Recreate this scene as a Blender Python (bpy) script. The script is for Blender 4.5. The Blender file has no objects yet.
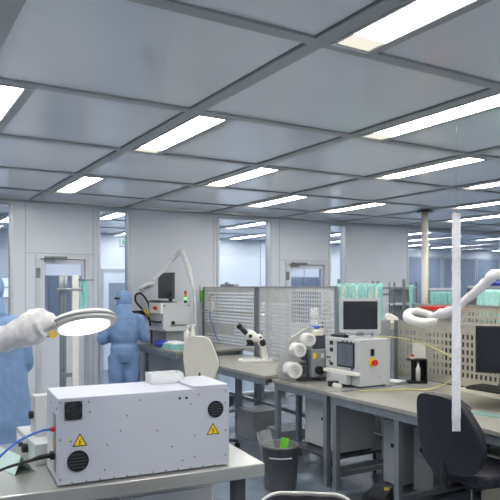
import bpy, bmesh, math, random
from mathutils import Vector, Matrix, Euler
random.seed(7)
PI = math.pi
S = bpy.context.scene
COL = S.collection

# ------------------------------------------------------------------ materials
def lin(r, g, b):
    f = lambda c: (c/255/12.92) if c/255 <= .04045 else ((c/255+.055)/1.055)**2.4
    return (f(r), f(g), f(b), 1)

def mat(name, rgb, rough=.5, metal=0., var=.06, scale=12., bump=0., stretch=None, coat=0., trans=0., spec=.5):
    m = bpy.data.materials.new(name); m.use_nodes = True
    nt = m.node_tree; N = nt.nodes; L = nt.links
    p = N['Principled BSDF']
    p.inputs['Roughness'].default_value = rough
    p.inputs['Metallic'].default_value = metal
    p.inputs['Coat Weight'].default_value = coat
    p.inputs['Coat Roughness'].default_value = .08
    p.inputs['Specular IOR Level'].default_value = spec
    tc = N.new('ShaderNodeTexCoord'); mp = N.new('ShaderNodeMapping')
    if stretch: mp.inputs['Scale'].default_value = stretch
    nz = N.new('ShaderNodeTexNoise'); nz.inputs['Scale'].default_value = scale; nz.inputs['Detail'].default_value = 4
    L.new(tc.outputs['Object'], mp.inputs['Vector']); L.new(mp.outputs['Vector'], nz.inputs['Vector'])
    cr = N.new('ShaderNodeValToRGB')
    c = lin(*rgb)
    cr.color_ramp.elements[0].position = .3; cr.color_ramp.elements[1].position = .7
    cr.color_ramp.elements[0].color = (c[0]*(1-var), c[1]*(1-var), c[2]*(1-var), 1)
    cr.color_ramp.elements[1].color = (min(1, c[0]*(1+var)), min(1, c[1]*(1+var)), min(1, c[2]*(1+var)), 1)
    L.new(nz.outputs['Fac'], cr.inputs['Fac']); L.new(cr.outputs['Color'], p.inputs['Base Color'])
    if bump:
        b = N.new('ShaderNodeBump'); b.inputs['Strength'].default_value = bump; b.inputs['Distance'].default_value = .01
        L.new(nz.outputs['Fac'], b.inputs['Height']); L.new(b.outputs['Normal'], p.inputs['Normal'])
    if trans:
        t = N.new('ShaderNodeBsdfTransparent'); mx = N.new('ShaderNodeMixShader'); mx.inputs['Fac'].default_value = trans
        L.new(p.outputs['BSDF'], mx.inputs[1]); L.new(t.outputs['BSDF'], mx.inputs[2])
        L.new(mx.outputs['Shader'], N['Material Output'].inputs['Surface'])
    return m

def emit(name, rgb, strength):
    m = bpy.data.materials.new(name); m.use_nodes = True
    nt = m.node_tree; N = nt.nodes; L = nt.links
    N.remove(N['Principled BSDF'])
    e = N.new('ShaderNodeEmission'); e.inputs['Color'].default_value = lin(*rgb); e.inputs['Strength'].default_value = strength
    L.new(e.outputs['Emission'], N['Material Output'].inputs['Surface'])
    return m

def glass(name, tint, refl=.07):
    m = bpy.data.materials.new(name); m.use_nodes = True
    nt = m.node_tree; N = nt.nodes; L = nt.links
    N.remove(N['Principled BSDF'])
    t = N.new('ShaderNodeBsdfTransparent'); t.inputs['Color'].default_value = lin(*tint)
    g = N.new('ShaderNodeBsdfGlossy'); g.inputs['Roughness'].default_value = .02
    fr = N.new('ShaderNodeFresnel'); fr.inputs['IOR'].default_value = 1.35
    mu = N.new('ShaderNodeMath'); mu.operation = 'ADD'; mu.inputs[1].default_value = refl-.02
    mx = N.new('ShaderNodeMixShader')
    ge = N.new('ShaderNodeNewGeometry'); sb = N.new('ShaderNodeMath'); sb.operation = 'SUBTRACT'; sb.inputs[0].default_value = 1.
    pr_ = N.new('ShaderNodeMath'); pr_.operation = 'MULTIPLY'       # reflect on the outer faces only
    L.new(ge.outputs['Backfacing'], sb.inputs[1]); L.new(fr.outputs['Fac'], mu.inputs[0])
    L.new(mu.outputs[0], pr_.inputs[0]); L.new(sb.outputs[0], pr_.inputs[1]); L.new(pr_.outputs[0], mx.inputs['Fac'])
    L.new(t.outputs['BSDF'], mx.inputs[1]); L.new(g.outputs['BSDF'], mx.inputs[2])
    L.new(mx.outputs['Shader'], N['Material Output'].inputs['Surface'])
    return m

M = {}
M['ceil'] = mat('ceiling_panel_paint', (236, 239, 245), .22, var=.02, scale=1.5, coat=.25)
M['bar'] = mat('ceiling_grid_grey', (172, 175, 176), .45, var=.04)
M['gap'] = mat('grid_gap', (112, 116, 120), .6)
M['wall'] = mat('wall_panel_paint', (206, 213, 224), .38, var=.02, scale=2, coat=.1)
M['seam'] = mat('panel_seam', (170, 174, 180), .5)
M['frame'] = mat('aluminium_frame', (198, 202, 208), .35, .35, var=.04)
M['framed'] = mat('dark_aluminium', (120, 126, 134), .4, .5, var=.05)
M['floor'] = mat('blue_grey_vinyl', (112, 124, 140), .2, var=.12, scale=6, coat=.2)
M['farwall'] = mat('far_wall_paint', (226, 231, 238), .5, var=.03, scale=2)
M['bluewin'] = mat('blue_tinted_glazing', (142, 154, 172), .35, var=.12, scale=1.2)
M['glass'] = glass('clear_glass', (236, 242, 250), .06)
M['doorglass'] = glass('door_glass', (224, 230, 240), .08)
M['steel'] = mat('brushed_steel', (192, 192, 188), .3, .75, var=.08, scale=40, stretch=(1, 14, 14))
M['steeltop'] = mat('bench_top_laminate', (162, 162, 156), .3, .25, var=.08, scale=8)
M['steelv'] = mat('pegboard_steel', (214, 216, 214), .32, .35, var=.08, scale=10)
M['steelwarm'] = mat('pegboard_warm_grey', (188, 184, 170), .4, .3, var=.08, scale=10)
M['alu'] = mat('bench_frame_aluminium', (140, 148, 156), .35, .55, var=.08)
M['dark'] = mat('black_plastic', (26, 27, 32), .4, var=.15)
M['darkgrey'] = mat('dark_grey_steel', (74, 79, 88), .4, .3, var=.1)
M['screen'] = mat('dark_screen_glass', (36, 38, 48), .12, var=.05, coat=.4)
M['screenlit'] = mat('grey_display_glass', (96, 104, 116), .2, var=.15, scale=14, coat=.4)
M['boxpaint'] = mat('pale_blue_white_enamel', (188, 193, 208), .4, var=.015, scale=3)
M['cabinet'] = mat('light_grey_enamel', (186, 191, 196), .42, var=.03, scale=3)
M['midgrey'] = mat('mid_grey_enamel', (138, 144, 150), .45, var=.05)
M['white'] = mat('white_plastic', (222, 222, 220), .4, var=.03)
M['cream'] = mat('cream_shell', (226, 223, 212), .45, var=.03)
M['sleeve'] = mat('white_film_sleeve', (226, 227, 232), .3, var=.1, scale=26, bump=.9, trans=.1)
M['strip'] = mat('reflection_strip', (232, 234, 252), .3, var=.16, scale=70, bump=.6, trans=.18)  # pale tone stands for a reflection in the viewing glass
def add_translucency(m, rgb, f):
    nt = m.node_tree; N = nt.nodes; L = nt.links
    t = N.new('ShaderNodeBsdfTranslucent'); t.inputs['Color'].default_value = lin(*rgb)
    out = N['Material Output']; src = out.inputs['Surface'].links[0].from_socket
    mx = N.new('ShaderNodeMixShader'); mx.inputs['Fac'].default_value = f
    L.new(src, mx.inputs[1]); L.new(t.outputs['BSDF'], mx.inputs[2]); L.new(mx.outputs['Shader'], out.inputs['Surface'])
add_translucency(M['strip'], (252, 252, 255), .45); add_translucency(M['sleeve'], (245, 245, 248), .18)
M['haze'] = mat('hazy_clear_plastic', (226, 232, 238), .2, trans=.8)
M['traywhite'] = mat('milky_clear_plastic', (236, 240, 244), .2, trans=.35)
M['yellow'] = mat('warning_yellow', (250, 205, 25), .45, var=.03)
M['yellowdull'] = mat('dull_yellow', (214, 178, 70), .5, var=.08)
M['black'] = mat('matt_black', (18, 18, 20), .6, var=.1)
M['red'] = mat('signal_red', (205, 40, 42), .35, var=.05)
M['green'] = mat('leaf_green', (110, 205, 50), .4, var=.08)
M['bluecable'] = mat('blue_cable', (40, 92, 190), .4, var=.05)
M['blue'] = mat('blue_film', (44, 62, 170), .4, var=.12, scale=30, bump=.4)
M['teal'] = mat('teal_cloth', (142, 200, 198), .7, var=.1, scale=25, bump=.3)
M['tealdark'] = mat('muted_teal_paper', (112, 150, 148), .6, var=.04)
M['tealcard'] = mat('pale_teal_card', (196, 224, 224), .6, var=.04)
M['gown'] = mat('blue_nonwoven_gown', (108, 138, 180), .75, var=.1, scale=9, bump=.35)
M['hood'] = mat('blue_hood_cloth', (114, 146, 188), .75, var=.1, scale=14, bump=.35)
M['skin'] = mat('skin', (206, 160, 138), .5, var=.05)
M['hair'] = mat('dark_hair', (45, 36, 30), .6, var=.2)
M['binplastic'] = mat('grey_bin_plastic', (86, 88, 94), .4, var=.06)
M['clear'] = glass('clear_plastic', (226, 232, 238), .12)
M['lens'] = glass('lens_glass', (214, 230, 228), .12)
M['paper'] = mat('white_paper', (232, 233, 236), .7, var=.02)
M['column'] = mat('beige_grey_post', (196, 194, 182), .4, .2, var=.04)
M['seatdark'] = mat('dark_blue_black_upholstery', (30, 32, 44), .55, var=.12, scale=40, bump=.15)
M['hose'] = mat('amber_hose', (196, 186, 130), .3, var=.05)
M['light'] = emit('fluorescent_diffuser', (255, 250, 240), 26.0)
M['lightend'] = emit('lamp_end_reflector', (250, 244, 228), .9)
M['ringlight'] = emit('ring_light_diffuser', (244, 248, 255), 5)
M['exitlit'] = emit('exit_sign_green', (40, 170, 110), 1.0)
M['exitwhite'] = emit('exit_sign_white', (225, 245, 235), 1.2)
M['lampgreen'] = emit('signal_lamp_green', (150, 255, 150), 1.2)
M['windowlit'] = emit('bright_daylit_pane', (235, 242, 255), 1.3)

# ------------------------------------------------------------------ mesh helper
class MB:
    def __init__(s): s.b = bmesh.new()
    def _add(s, vs, fs, smooth=False, M4=None):
        bv = [s.b.verts.new(M4 @ Vector(v) if M4 else v) for v in vs]
        for f in fs:
            try:
                fc = s.b.faces.new([bv[i] for i in f]); fc.smooth = smooth and len(f) <= 4
            except ValueError: pass
        return s
    def box(s, a, b, M4=None):            # two opposite corners
        x0, y0, z0 = [min(a[i], b[i]) for i in range(3)]; x1, y1, z1 = [max(a[i], b[i]) for i in range(3)]
        v = [(x0,y0,z0),(x1,y0,z0),(x1,y1,z0),(x0,y1,z0),(x0,y0,z1),(x1,y0,z1),(x1,y1,z1),(x0,y1,z1)]
        return s._add(v, [(0,3,2,1),(4,5,6,7),(0,1,5,4),(1,2,6,5),(2,3,7,6),(3,0,4,7)], False, M4)
    def cyl(s, p, q, r, n=20, r2=None, M4=None):
        p, q = Vector(p), Vector(q); d = (q-p).normalized()
        a = d.orthogonal().normalized(); b = d.cross(a); r2 = r if r2 is None else r2
        v = []
        for c, rr in ((p, r), (q, r2)):
            for i in range(n):
                t = 2*PI*i/n; v.append(c + a*(rr*math.cos(t)) + b*(rr*math.sin(t)))
        f = [(i, (i+1) % n, n+(i+1) % n, n+i) for i in range(n)]
        s._add(v, f, True, M4)
        s._add(v[:n], [tuple(range(n))[::-1]], False, M4); s._add(v[n:], [tuple(range(n))], False, M4)
        return s
    def tube(s, path, r, n=8, noise=0., M4=None, sub=1):
        P = [Vector(p) for p in path]; R = list(r) if isinstance(r, (list, tuple)) else [r]*len(P)
        if sub > 1:                          # Catmull-Rom refine
            Q, RR = [], []
            for i in range(len(P)-1):
                p0, p1, p2, p3 = P[max(i-1,0)], P[i], P[i+1], P[min(i+2,len(P)-1)]
                for k in range(sub):
                    t = k/sub
                    Q.append(.5*((2*p1)+(p2-p0)*t+(2*p0-5*p1+4*p2-p3)*t*t+(3*p1-p0-3*p2+p3)*t**3))
                    RR.append(R[i]*(1-t)+R[i+1]*t)
            Q.append(P[-1]); RR.append(R[-1]); P, R = Q, RR
        v = []; up = None
        for i, p in enumerate(P):
            d = (P[min(i+1,len(P)-1)]-P[max(i-1,0)]).normalized()
            if up is None: up = d.orthogonal().normalized()
            else: up = (up - d*up.dot(d)).normalized()
            w = d.cross(up)
            for k in range(n):
                t = 2*PI*k/n; rr = R[i]*(1+(random.uniform(-noise, noise) if noise else 0))
                v.append(p+up*(rr*math.cos(t))+w*(rr*math.sin(t)))
        f = []
        for i in range(len(P)-1):
            for k in range(n): f.append((i*n+k, i*n+(k+1)%n, (i+1)*n+(k+1)%n, (i+1)*n+k))
        f.append(tuple(range(n))[::-1]); f.append(tuple((len(P)-1)*n+k for k in range(n)))
        return s._add(v, f, True, M4)
    def prism(s, pts, d0, d1, axis='y', M4=None):   # polygon in the plane normal to axis
        def mk(a, b, d): return {'y': (a, d, b), 'x': (d, a, b), 'z': (a, b, d)}[axis]
        n = len(pts); v = [mk(a, b, d0) for a, b in pts]+[mk(a, b, d1) for a, b in pts]
        f = [(i, (i+1)%n, n+(i+1)%n, n+i) for i in range(n)]+[tuple(range(n))[::-1], tuple(range(n, 2*n))]
        return s._add(v, f, False, M4)
    def lathe(s, prof, M4=None, n=28, arc=1.):      # (r, z) profile about local z
        v = [(r*math.cos(2*PI*i/n), r*math.sin(2*PI*i/n), z) for r, z in prof for i in range(n)]
        f = []
        for j in range(len(prof)-1):
            for i in range(n): f.append((j*n+i, j*n+(i+1)%n, (j+1)*n+(i+1)%n, (j+1)*n+i))
        return s._add(v, f, True, M4)
    def ring(s, ro, ri, z0, z1, M4=None, n=40):
        return s.lathe([(ri,z0),(ro,z0),(ro,z1),(ri,z1),(ri,z0)], M4, n)
    def ell(s, c, r, M4=None, n=16, m=10):
        v = []; f = []
        for j in range(m+1):
            ph = -PI/2+PI*j/m
            for i in range(n):
                t = 2*PI*i/n; v.append((c[0]+r[0]*math.cos(ph)*math.cos(t), c[1]+r[1]*math.cos(ph)*math.sin(t), c[2]+r[2]*math.sin(ph)))
        for j in range(m):
            for i in range(n): f.append((j*n+i, j*n+(i+1)%n, (j+1)*n+(i+1)%n, (j+1)*n+i))
        return s._add(v, f, True, M4)
    def loft(s, rings, n=20):                        # rings: (cx,cy,cz,rx,ry)
        v = []; f = []
        for cx, cy, cz, rx, ry in rings:
            for i in range(n):
                t = 2*PI*i/n; v.append((cx+rx*math.cos(t), cy+ry*math.sin(t), cz))
        for j in range(len(rings)-1):
            for i in range(n): f.append((j*n+i, j*n+(i+1)%n, (j+1)*n+(i+1)%n, (j+1)*n+i))
        f.append(tuple(range(n))[::-1]); f.append(tuple((len(rings)-1)*n+k for k in range(n)))
        return s._add(v, f, True)
    def build(s, name, m, parent=None, bevel=0., kind=None, label=None, loc=None, weld=True):
        if weld: bmesh.ops.remove_doubles(s.b, verts=s.b.verts, dist=1e-6)
        bmesh.ops.recalc_face_normals(s.b, faces=s.b.faces)
        me = bpy.data.meshes.new(name); s.b.to_mesh(me); s.b.free()
        me.materials.append(M[m] if isinstance(m, str) else m)
        o = bpy.data.objects.new(name, me); COL.objects.link(o)
        if parent: o.parent = parent
        if loc: o.location = loc
        if bevel:
            bv = o.modifiers.new('bevel', 'BEVEL'); bv.width = bevel; bv.segments = 2; bv.limit_method = 'ANGLE'; bv.angle_limit = math.radians(40)
        if kind: o['kind'] = kind
        if label: o['label'] = label
        return o

def thing(name, label, cat, loc=(0,0,0), rz=0., group=None):
    o = bpy.data.objects.new(name, None); COL.objects.link(o); o.empty_display_size = .05
    o.location = loc; o.rotation_euler = (0, 0, rz); o['label'] = label; o['category'] = cat
    if group: o['group'] = group
    return o
def tag(o, label, cat, group=None):
    o['label'] = label; o['category'] = cat
    if group: o['group'] = group
    return o
def copy_tree(o, parent=None):
    c = o.copy(); COL.objects.link(c)
    if parent: c.parent = parent
    for ch in list(o.children): copy_tree(ch, c)
    return c
def T(x, y, z): return Matrix.Translation((x, y, z))
def R(a, ax): return Matrix.Rotation(math.radians(a), 4, ax)

# ------------------------------------------------------------------ camera (level, eye height 1.6)
YAW = math.radians(30.73); CH = 1.6; FPX = 632.
cam = bpy.data.cameras.new('camera'); co = bpy.data.objects.new('camera', cam); COL.objects.link(co)
co.location = (0, 0, CH); co.rotation_euler = (PI/2, 0, -YAW)
cam.sensor_width = 36; cam.lens = FPX/500*36; cam.shift_y = 38/500; cam.clip_start = .05; cam.clip_end = 100
S.camera = co
cy_, sy_ = math.cos(YAW), math.sin(YAW)
FACE_CAM = -YAW     # rotation whose local -y looks back along the viewing direction

# ------------------------------------------------------------------ setting
CZ = 2.647; WV = 7.75; WT = .1; FV = 12.; U0, U1, V0 = -3., 16., -2.5
GU = lambda i: 1.618+1.1886*i
GV = lambda j: 2.148+1.2126*j
MB().box((U0-.1, V0-.1, -.1), (U1+.1, FV+.1, 0)).build('floor', 'floor', kind='structure')
ceil = MB().box((U0-.1, V0-.1, CZ), (U1+.1, FV+.1, CZ+.1)).build('ceiling', 'ceil', kind='structure')
b = MB(); g = MB()
for i in range(-3, 13):
    u = GU(i)
    if U0 < u < U1:
        b.box((u-.04, V0, CZ-.012), (u+.04, WV, CZ)); b.box((u-.04, WV+WT, CZ-.012), (u+.04, FV, CZ))
        g.box((u-.048, V0, CZ-.004), (u-.04, WV, CZ)); g.box((u+.04, V0, CZ-.004), (u+.044, WV, CZ))
for j in range(-3, 9):
    v = GV(j)
    if V0 < v < FV and abs(v-WV) > .15:
        b.box((U0, v-.034, CZ-.0121), (U1, v+.034, CZ)); g.box((U0, v+.034, CZ-.004), (U1, v+.042, CZ))
b.build('ceiling_grid', 'bar', ceil); g.build('grid_joint', 'gap', ceil)

MB().box((U0-.1, V0-.1, 0), (U0, FV+.1, CZ)).build('wall_left', 'wall', kind='structure')
MB().box((U1, V0-.1, 0), (U1+.1, FV+.1, CZ)).build('wall_right', 'wall', kind='structure')
MB().box((U0, V0-.1, 0), (U1, V0, CZ)).build('wall_front', 'wall', kind='structure')
fw = MB().box((U0, FV, 0), (U1, FV+.1, CZ)).build('wall_far', 'farwall', kind='structure')
b = MB()
for u in (-1.5, .2, 1.9, 5.0, 6.2, 7.4, 8.6, 9.8): b.box((u-.01, FV-.006, 0), (u+.01, FV, CZ))
b.build('panel_seam', 'seam', fw)

# back wall of solid panels with openings
D1 = (1.645, 2.285, 2.0); D2 = (5.215, 5.975, 2.0)
WIN = [(-2.9, 1.395), (2.395, 2.825), (4.07, 4.97), (6.015, 6.365), (7.66, 15.95)]
b = MB()
for a, c in ((-3., -2.9), (1.395, 1.645), (2.285, 2.395), (2.825, 4.07), (4.97, 5.215), (5.975, 6.015), (6.365, 7.66), (15.95, 16.)):
    b.box((a, WV, 0), (c, WV+WT, CZ-.012))
for a, c, h in (D1, D2): b.box((a, WV, h), (c, WV+WT, CZ-.012))
for a, c in WIN: b.box((a, WV, 0), (c, WV+WT, .08)); b.box((a, WV, CZ-.05), (c, WV+WT, CZ-.012))
wb = b.build('wall_back', 'wall', kind='structure')
b = MB()
for u in (2.34, 1.53, 5.11, 4.02): b.box((u-.004, WV-.003, 0), (u+.004, WV, CZ-.06))
b.box((1.53, WV-.003, 2.01), (2.34, WV, 2.018)); b.box((5.11, WV-.003, 2.01), (5.99, WV, 2.018))
b.build('panel_seam', 'seam', wb)
MB().box((U0, WV-.025, CZ-.035), (U1, WV, CZ-.012)).build('trim_1', 'bar', kind='structure')
MB().box((U0, WV-.012, 0), (1.64, WV, .09)).box((2.29, WV-.012, 0), (5.21, WV, .09)).box((5.98, WV-.012, 0), (7.66, WV, .09)).build('baseboard_back', 'framed', kind='structure')

for k, (a, c) in enumerate(WIN):
    w = thing('window_%d' % (k+1), '', ''); del w['label']; del w['category']; w['kind'] = 'structure'; w.location = (a, WV, 0)
    L = c-a; h0, h1 = .08, CZ-.05; t = .035
    f = MB().box((0, -.012, h0), (t, WT+.012, h1)).box((L-t, -.012, h0), (L, WT+.012, h1)).box((t, -.012, h0), (L-t, WT+.012, h0+t)).box((t, -.012, h1-t), (L-t, WT+.012, h1))
    if k == 4:
        for q in (1.25, 2.5, 3.9, 5.4, 6.9): f.box((q-.025, -.01, h0), (q+.025, WT, h1))
    if k == 0: f.box((2.55, -.01, h0), (2.6, WT, h1)); f.box((1.2, -.01, h0), (1.25, WT, h1))
    f.build('window_frame', 'frame', w, .003)
    MB().box((t, .045, h0+t), (L-t, .053, h1-t)).build('pane', 'glass', w)

def door(n, u0, u1, h, hinge, vis_u):
    d = thing('door_%d' % n, '', ''); del d['label']; del d['category']; d['kind'] = 'structure'; d.location = (u0, WV, 0)
    W = u1-u0
    MB().box((0, -.02, 0), (.05, WT+.02, h)).box((W-.05, -.02, 0), (W, WT+.02, h)).box((.05, -.02, h-.05), (W-.05, WT+.02, h)).build('door_frame', 'frame', d, .003)
    g0, g1 = .11, W-.08
    gz = 1.08
    lf = MB().box((.055, .01, .01), (W-.055, .05, gz)).box((.055, .01, gz), (g0, .05, h-.055)).box((g1, .01, gz), (W-.055, .05, h-.055)).box((g0, .01, h-.115), (g1, .05, h-.055))
    lf.build('door_leaf', 'wall', d, .003)
    MB().box((g0, .026, gz), (g1, .034, h-.115)).build('pane', 'doorglass', d)
    MB().box((.1, -.06, h-.05), (.36, -.02, h-.02)).box((.1, -.05, h-.08), (.22, .01, h-.055)).build('door_closer', 'framed', d, .004)
    hx = .075 if hinge else W-.075
    MB().cyl((hx, .01, 1.02), (hx, -.04, 1.02), .009).cyl((hx, -.036, 1.02), (hx+(.1 if hinge else -.1), -.036, 1.02), .009).box((hx-.018, .004, .96), (hx+.018, .012, 1.08)).build('door_handle', 'framed', d)
    MB().box((.0, -.035, 1.72), (.05, -.02, 1.84)).build('hinge', 'framed', d, .003)
door(1, *D1, True, 0); door(2, *D2, False, 0)

# far room: door with window, exit sign, blue glazing
d = thing('door_3', '', ''); del d['label']; del d['category']; d['kind'] = 'structure'; d.location = (3.75, FV, 0)
MB().box((0, -.03, 0), (.07, 0, 1.98)).box((.68, -.03, 0), (.75, 0, 1.98)).box((.07, -.03, 1.91), (.68, 0, 1.98)).build('door_frame', 'frame', d)
MB().box((.07, -.02, .01), (.68, 0, .95)).box((.07, -.02, 1.7), (.68, 0, 1.91)).box((.07, -.02, .95), (.17, 0, 1.7)).box((.58, -.02, .95), (.68, 0, 1.7)).build('door_leaf', 'farwall', d)
MB().box((.17, -.012, .95), (.58, -.004, 1.7)).build('pane', 'bluewin', d)
for k, u in enumerate((10.45, 11.8, 13.15, 14.5)):
    w = thing('window_%d' % (6+k), '', ''); del w['label']; del w['category']; w['kind'] = 'structure'; w.location = (u, FV, 0)
    MB().box((0, -.03, .9), (.05, 0, 2.45)).box((1.27, -.03, .9), (1.32, 0, 2.45)).box((.05, -.03, 2.4), (1.27, 0, 2.45)).box((.05, -.03, .9), (1.27, 0, .95)).build('window_frame', 'frame', w)
    MB().box((.05, -.012, .95), (1.27, -.002, 2.4)).build('pane', 'bluewin', w)
for n_, u, w_, z0, z1 in ((10, 1.96, .24, 1.44, 1.78), (11, 2.53, .16, 1.34, 2.02)):
    w = thing('window_%d' % n_, '', ''); del w['label']; del w['category']; w['kind'] = 'structure'; w.location = (u, FV, 0)
    MB().box((-.03, -.03, z0-.03), (0, 0, z1+.03)).box((w_, -.03, z0-.03), (w_+.03, 0, z1+.03)).box((0, -.03, z1), (w_, 0, z1+.03)).box((0, -.03, z0-.03), (w_, 0, z0)).box((0, -.03, (z0+z1)/2-.015), (w_, -.004, (z0+z1)/2+.015)).build('window_frame', 'frame', w)
    MB().box((0, -.012, z0), (w_, -.002, z1)).build('pane', 'windowlit', w)

ex = thing('exit_sign', 'green emergency exit sign on the far wall seen through the narrow window', 'sign', (4.15, FV, 2.43))
MB().box((0, -.04, 0), (.22, 0, .15)).build('sign_box', 'white', ex, .003)
MB().box((.006, -.043, .006), (.1, -.04, .144)).build('sign_face', 'exitwhite', ex)
MB().box((.1, -.043, .006), (.214, -.04, .144)).build('sign_face', 'exitlit', ex)
MB().box((.115, -.046, .06), (.16, -.043, .08)).prism([(.155, .035), (.2, .07), (.155, .105)], -.046, -.043).build('arrow', 'exitwhite', ex)
MB().ell((.06, -.0445, .118), (.011, .002, .011)).prism([(.05,.1),(.07,.1),(.072,.06),(.086,.028),(.076,.024),(.06,.052),(.042,.024),(.03,.03),(.05,.062)], -.046, -.043).prism([(.068,.1),(.09,.076),(.084,.07),(.066,.088)], -.046, -.043).prism([(.05,.1),(.028,.08),(.034,.074),(.055,.09)], -.046, -.043).build('running_figure', 'exitlit', ex)

# ceiling lights
def light_unit(label, i, j, group):
    u, v = GU(i)+.05, GV(j)+.05
    t = thing('ceiling_light', label, 'light', (u, v, CZ), 0, group)
    L, W = 1.15, .2
    MB().box((0, 0, -.014), (.012, L, 0)).box((W-.012, 0, -.014), (W, L, 0)).box((.012, 0, -.014), (W-.012, .012, 0)).box((.012, L-.012, -.014), (W-.012, L, 0)).build('light_frame', 'white', t)
    MB().box((W, -.01, -.012), (W+.045, L+.01, 0)).build('trim_strip', 'bar', t)
    MB().box((.012, .012, -.011), (W-.012, L-.13, -.001)).build('diffuser', 'light', t)
    MB().box((.012, L-.13, -.010), (W-.012, L-.012, -.001)).build('end_reflector', 'lightend', t)
LM = {(-1,1): 'lit ceiling strip cut by the left edge of the picture',
 (0,-1): 'largest lit ceiling strip at the top right, nearest the camera',
 (0,1): 'lit ceiling strip in the upper left middle, second largest on its row',
 (0,3): 'small lit ceiling strip just in front of the solid wall above the left door',
 (1,0): 'long lit ceiling strip at the right edge below the largest one',
 (1,2): 'lit ceiling strip near the centre, above the bare wall with the far lamp arm',
 (2,1): 'lit ceiling strip right of centre, halfway down the ceiling',
 (2,3): 'lit ceiling strip just in front of the wide glazed window',
 (3,3): 'lit ceiling strip in front of the narrow window right of the blue glazed door',
 (3,1): 'lit ceiling strip at the right edge, third down from the top',
 (4,2): 'lit ceiling strip at the right edge behind the strip-shaped glass reflection',
 (1,5): 'nearer lit strip seen through the narrow window by the left door',
 (2,7): 'farther lit strip seen through the narrow window by the left door',
 (3,5): 'nearer lit strip seen through the wide window',
 (4,7): 'farther lit strip seen through the wide window',
 (5,6): 'nearer lit strip seen through the window beside the blue glazed door',
 (6,7): 'farther lit strip seen through the window beside the blue glazed door',
 (0,6): 'lit strip of the next room seen through the glazing at the left edge',
 (6,5): 'lit strip of the next room just left of the round post, topmost',
 (7,6): 'lit strip of the next room behind the round post, second from the top',
 (8,7): 'lit strip of the next room behind the round post, lowest of them',
 (8,5): 'lit strip of the next room at the right edge above the wrapped lamp arm'}
for (i, j), lb in LM.items(): light_unit(lb, i, j, 'lit ceiling strips of the next room' if j > 4 else 'lit ceiling strips of the clean room')
for i, j in ((-2,0), (-2,2), (-2,4), (-3,1), (-1,-1), (-1,3), (0,-3), (1,-2), (2,-1), (3,-1), (2,-3), (4,0), (5,1), (5,3), (6,2), (6,0), (7,1), (7,3), (4,-2), (-2,-2), (9,2), (9,0), (-1,5), (-1,7), (10,6), (11,3), (2,5), (1,7), (4,5), (3,7), (5,7), (7,7), (9,5), (11,5), (11,7), (10,1), (9,7)):  # extra strips added to light both rooms
    light_unit('ceiling strip outside the picture, added to light the rooms', i, j, 'added ceiling strips outside the picture')

# round post and the far-room contents
p = thing('support_post', 'slim beige round post with dark collar rising to the ceiling', 'post', (6.35, 6.09, 0))
MB().cyl((0,0,.0), (0,0,CZ-.012), .045, 24).build('post_tube', 'column', p)
MB().cyl((0,0,CZ-.03), (0,0,CZ-.0125), .11, 24).build('ceiling_collar', 'dark', p)
MB().cyl((0,0,0), (0,0,.015), .1, 24).build('foot_plate', 'column', p)

def cabinet_far(label, u, v, w, d, h, m):
    t = thing('storage_cabinet', label, 'cabinet', (u, v, 0))
    MB().box((0,0,.06), (w,d,h)).box((.02,.02,0), (w-.02,d-.02,.06)).build('body', m, t, .006)
    for k in range(2):
        x0 = .01+k*(w-.02)/2
        dr = MB().box((x0+.004,-.018,.08), (x0+(w-.02)/2-.004,0,h-.02)).build('cabinet_door', m, t, .004)
        hx = x0+((w-.02)/2-.04 if k == 0 else .04)
        MB().box((hx-.006,-.035,h*.5), (hx+.006,-.018,h*.5+.12)).build('handle', 'framed', dr)
M['bluecab'] = mat('blue_cabinet_paint', (150, 162, 182), .45, var=.08)
cabinet_far('blue cabinet in the next room seen through the left door', 2.12, 9.2, .5, .5, 1.78, 'bluecab')
cabinet_far('blue cabinet in the next room seen through the right door', 6.15, 9.3, .95, .5, 1.80, 'bluecab')

# ------------------------------------------------------------------ benches
def bench(label, u0, u1, v0, v1, h, legs, top='steeltop'):
    t = thing('workbench', label, 'bench', (u0, v0, 0), 0, 'aluminium framed workbenches in a row')
    W, L = u1-u0, v1-v0
    MB().box((0,0,h-.03), (W,L,h)).build('worktop', top, t, .003)
    MB().box((.015,.02,h-.09), (.055,L-.02,h-.03)).build('front_rail', 'alu', t, .003)
    MB().box((W-.055,.02,h-.09), (W-.015,L-.02,h-.03)).build('back_rail', 'alu', t, .003)
    for y, inset in legs:
        yy = y-v0
        for x in (.02+inset, W-.07):
            l = MB().box((x,yy-.024,0), (x+.045,yy+.024,h-.03))
            l.build('leg', 'alu', t, .003)
        MB().box((.02+inset+.045,yy-.018,.1), (W-.07,yy+.018,.14)).build('foot_bar', 'alu', t, .003)
        MB().box((.02,yy-.02,h-.085), (W-.03,yy+.02,h-.031)).build('cross_rail', 'alu', t)
    MB().box((W-.065,.05,.28), (W-.03,L-.05,.32)).build('stretcher', 'alu', t, .003)
    return t
bench('grey workbench at the far end holding the grey machine with the tilted black monitor', 2.92, 3.83, 6.57, 7.72, .88, ((7.6, .02), (6.66, .42)))
bench('grey workbench holding the stereo microscope, in front of the perforated partition', 3.03, 3.83, 4.84, 6.56, .805, ((6.1, .42), (4.96, .42)))
bench('short grey workbench holding the reel machine', 3.1, 3.85, 4.02, 4.83, .775, ((4.79, .0), (4.07, .0)))
bench('long grey workbench at the right holding the control cabinet and the keyboard', 3.1, 4.24, 1.3, 4.01, .77, ((3.95, .0), (3.28, .02), (1.45, .02)))
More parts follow.
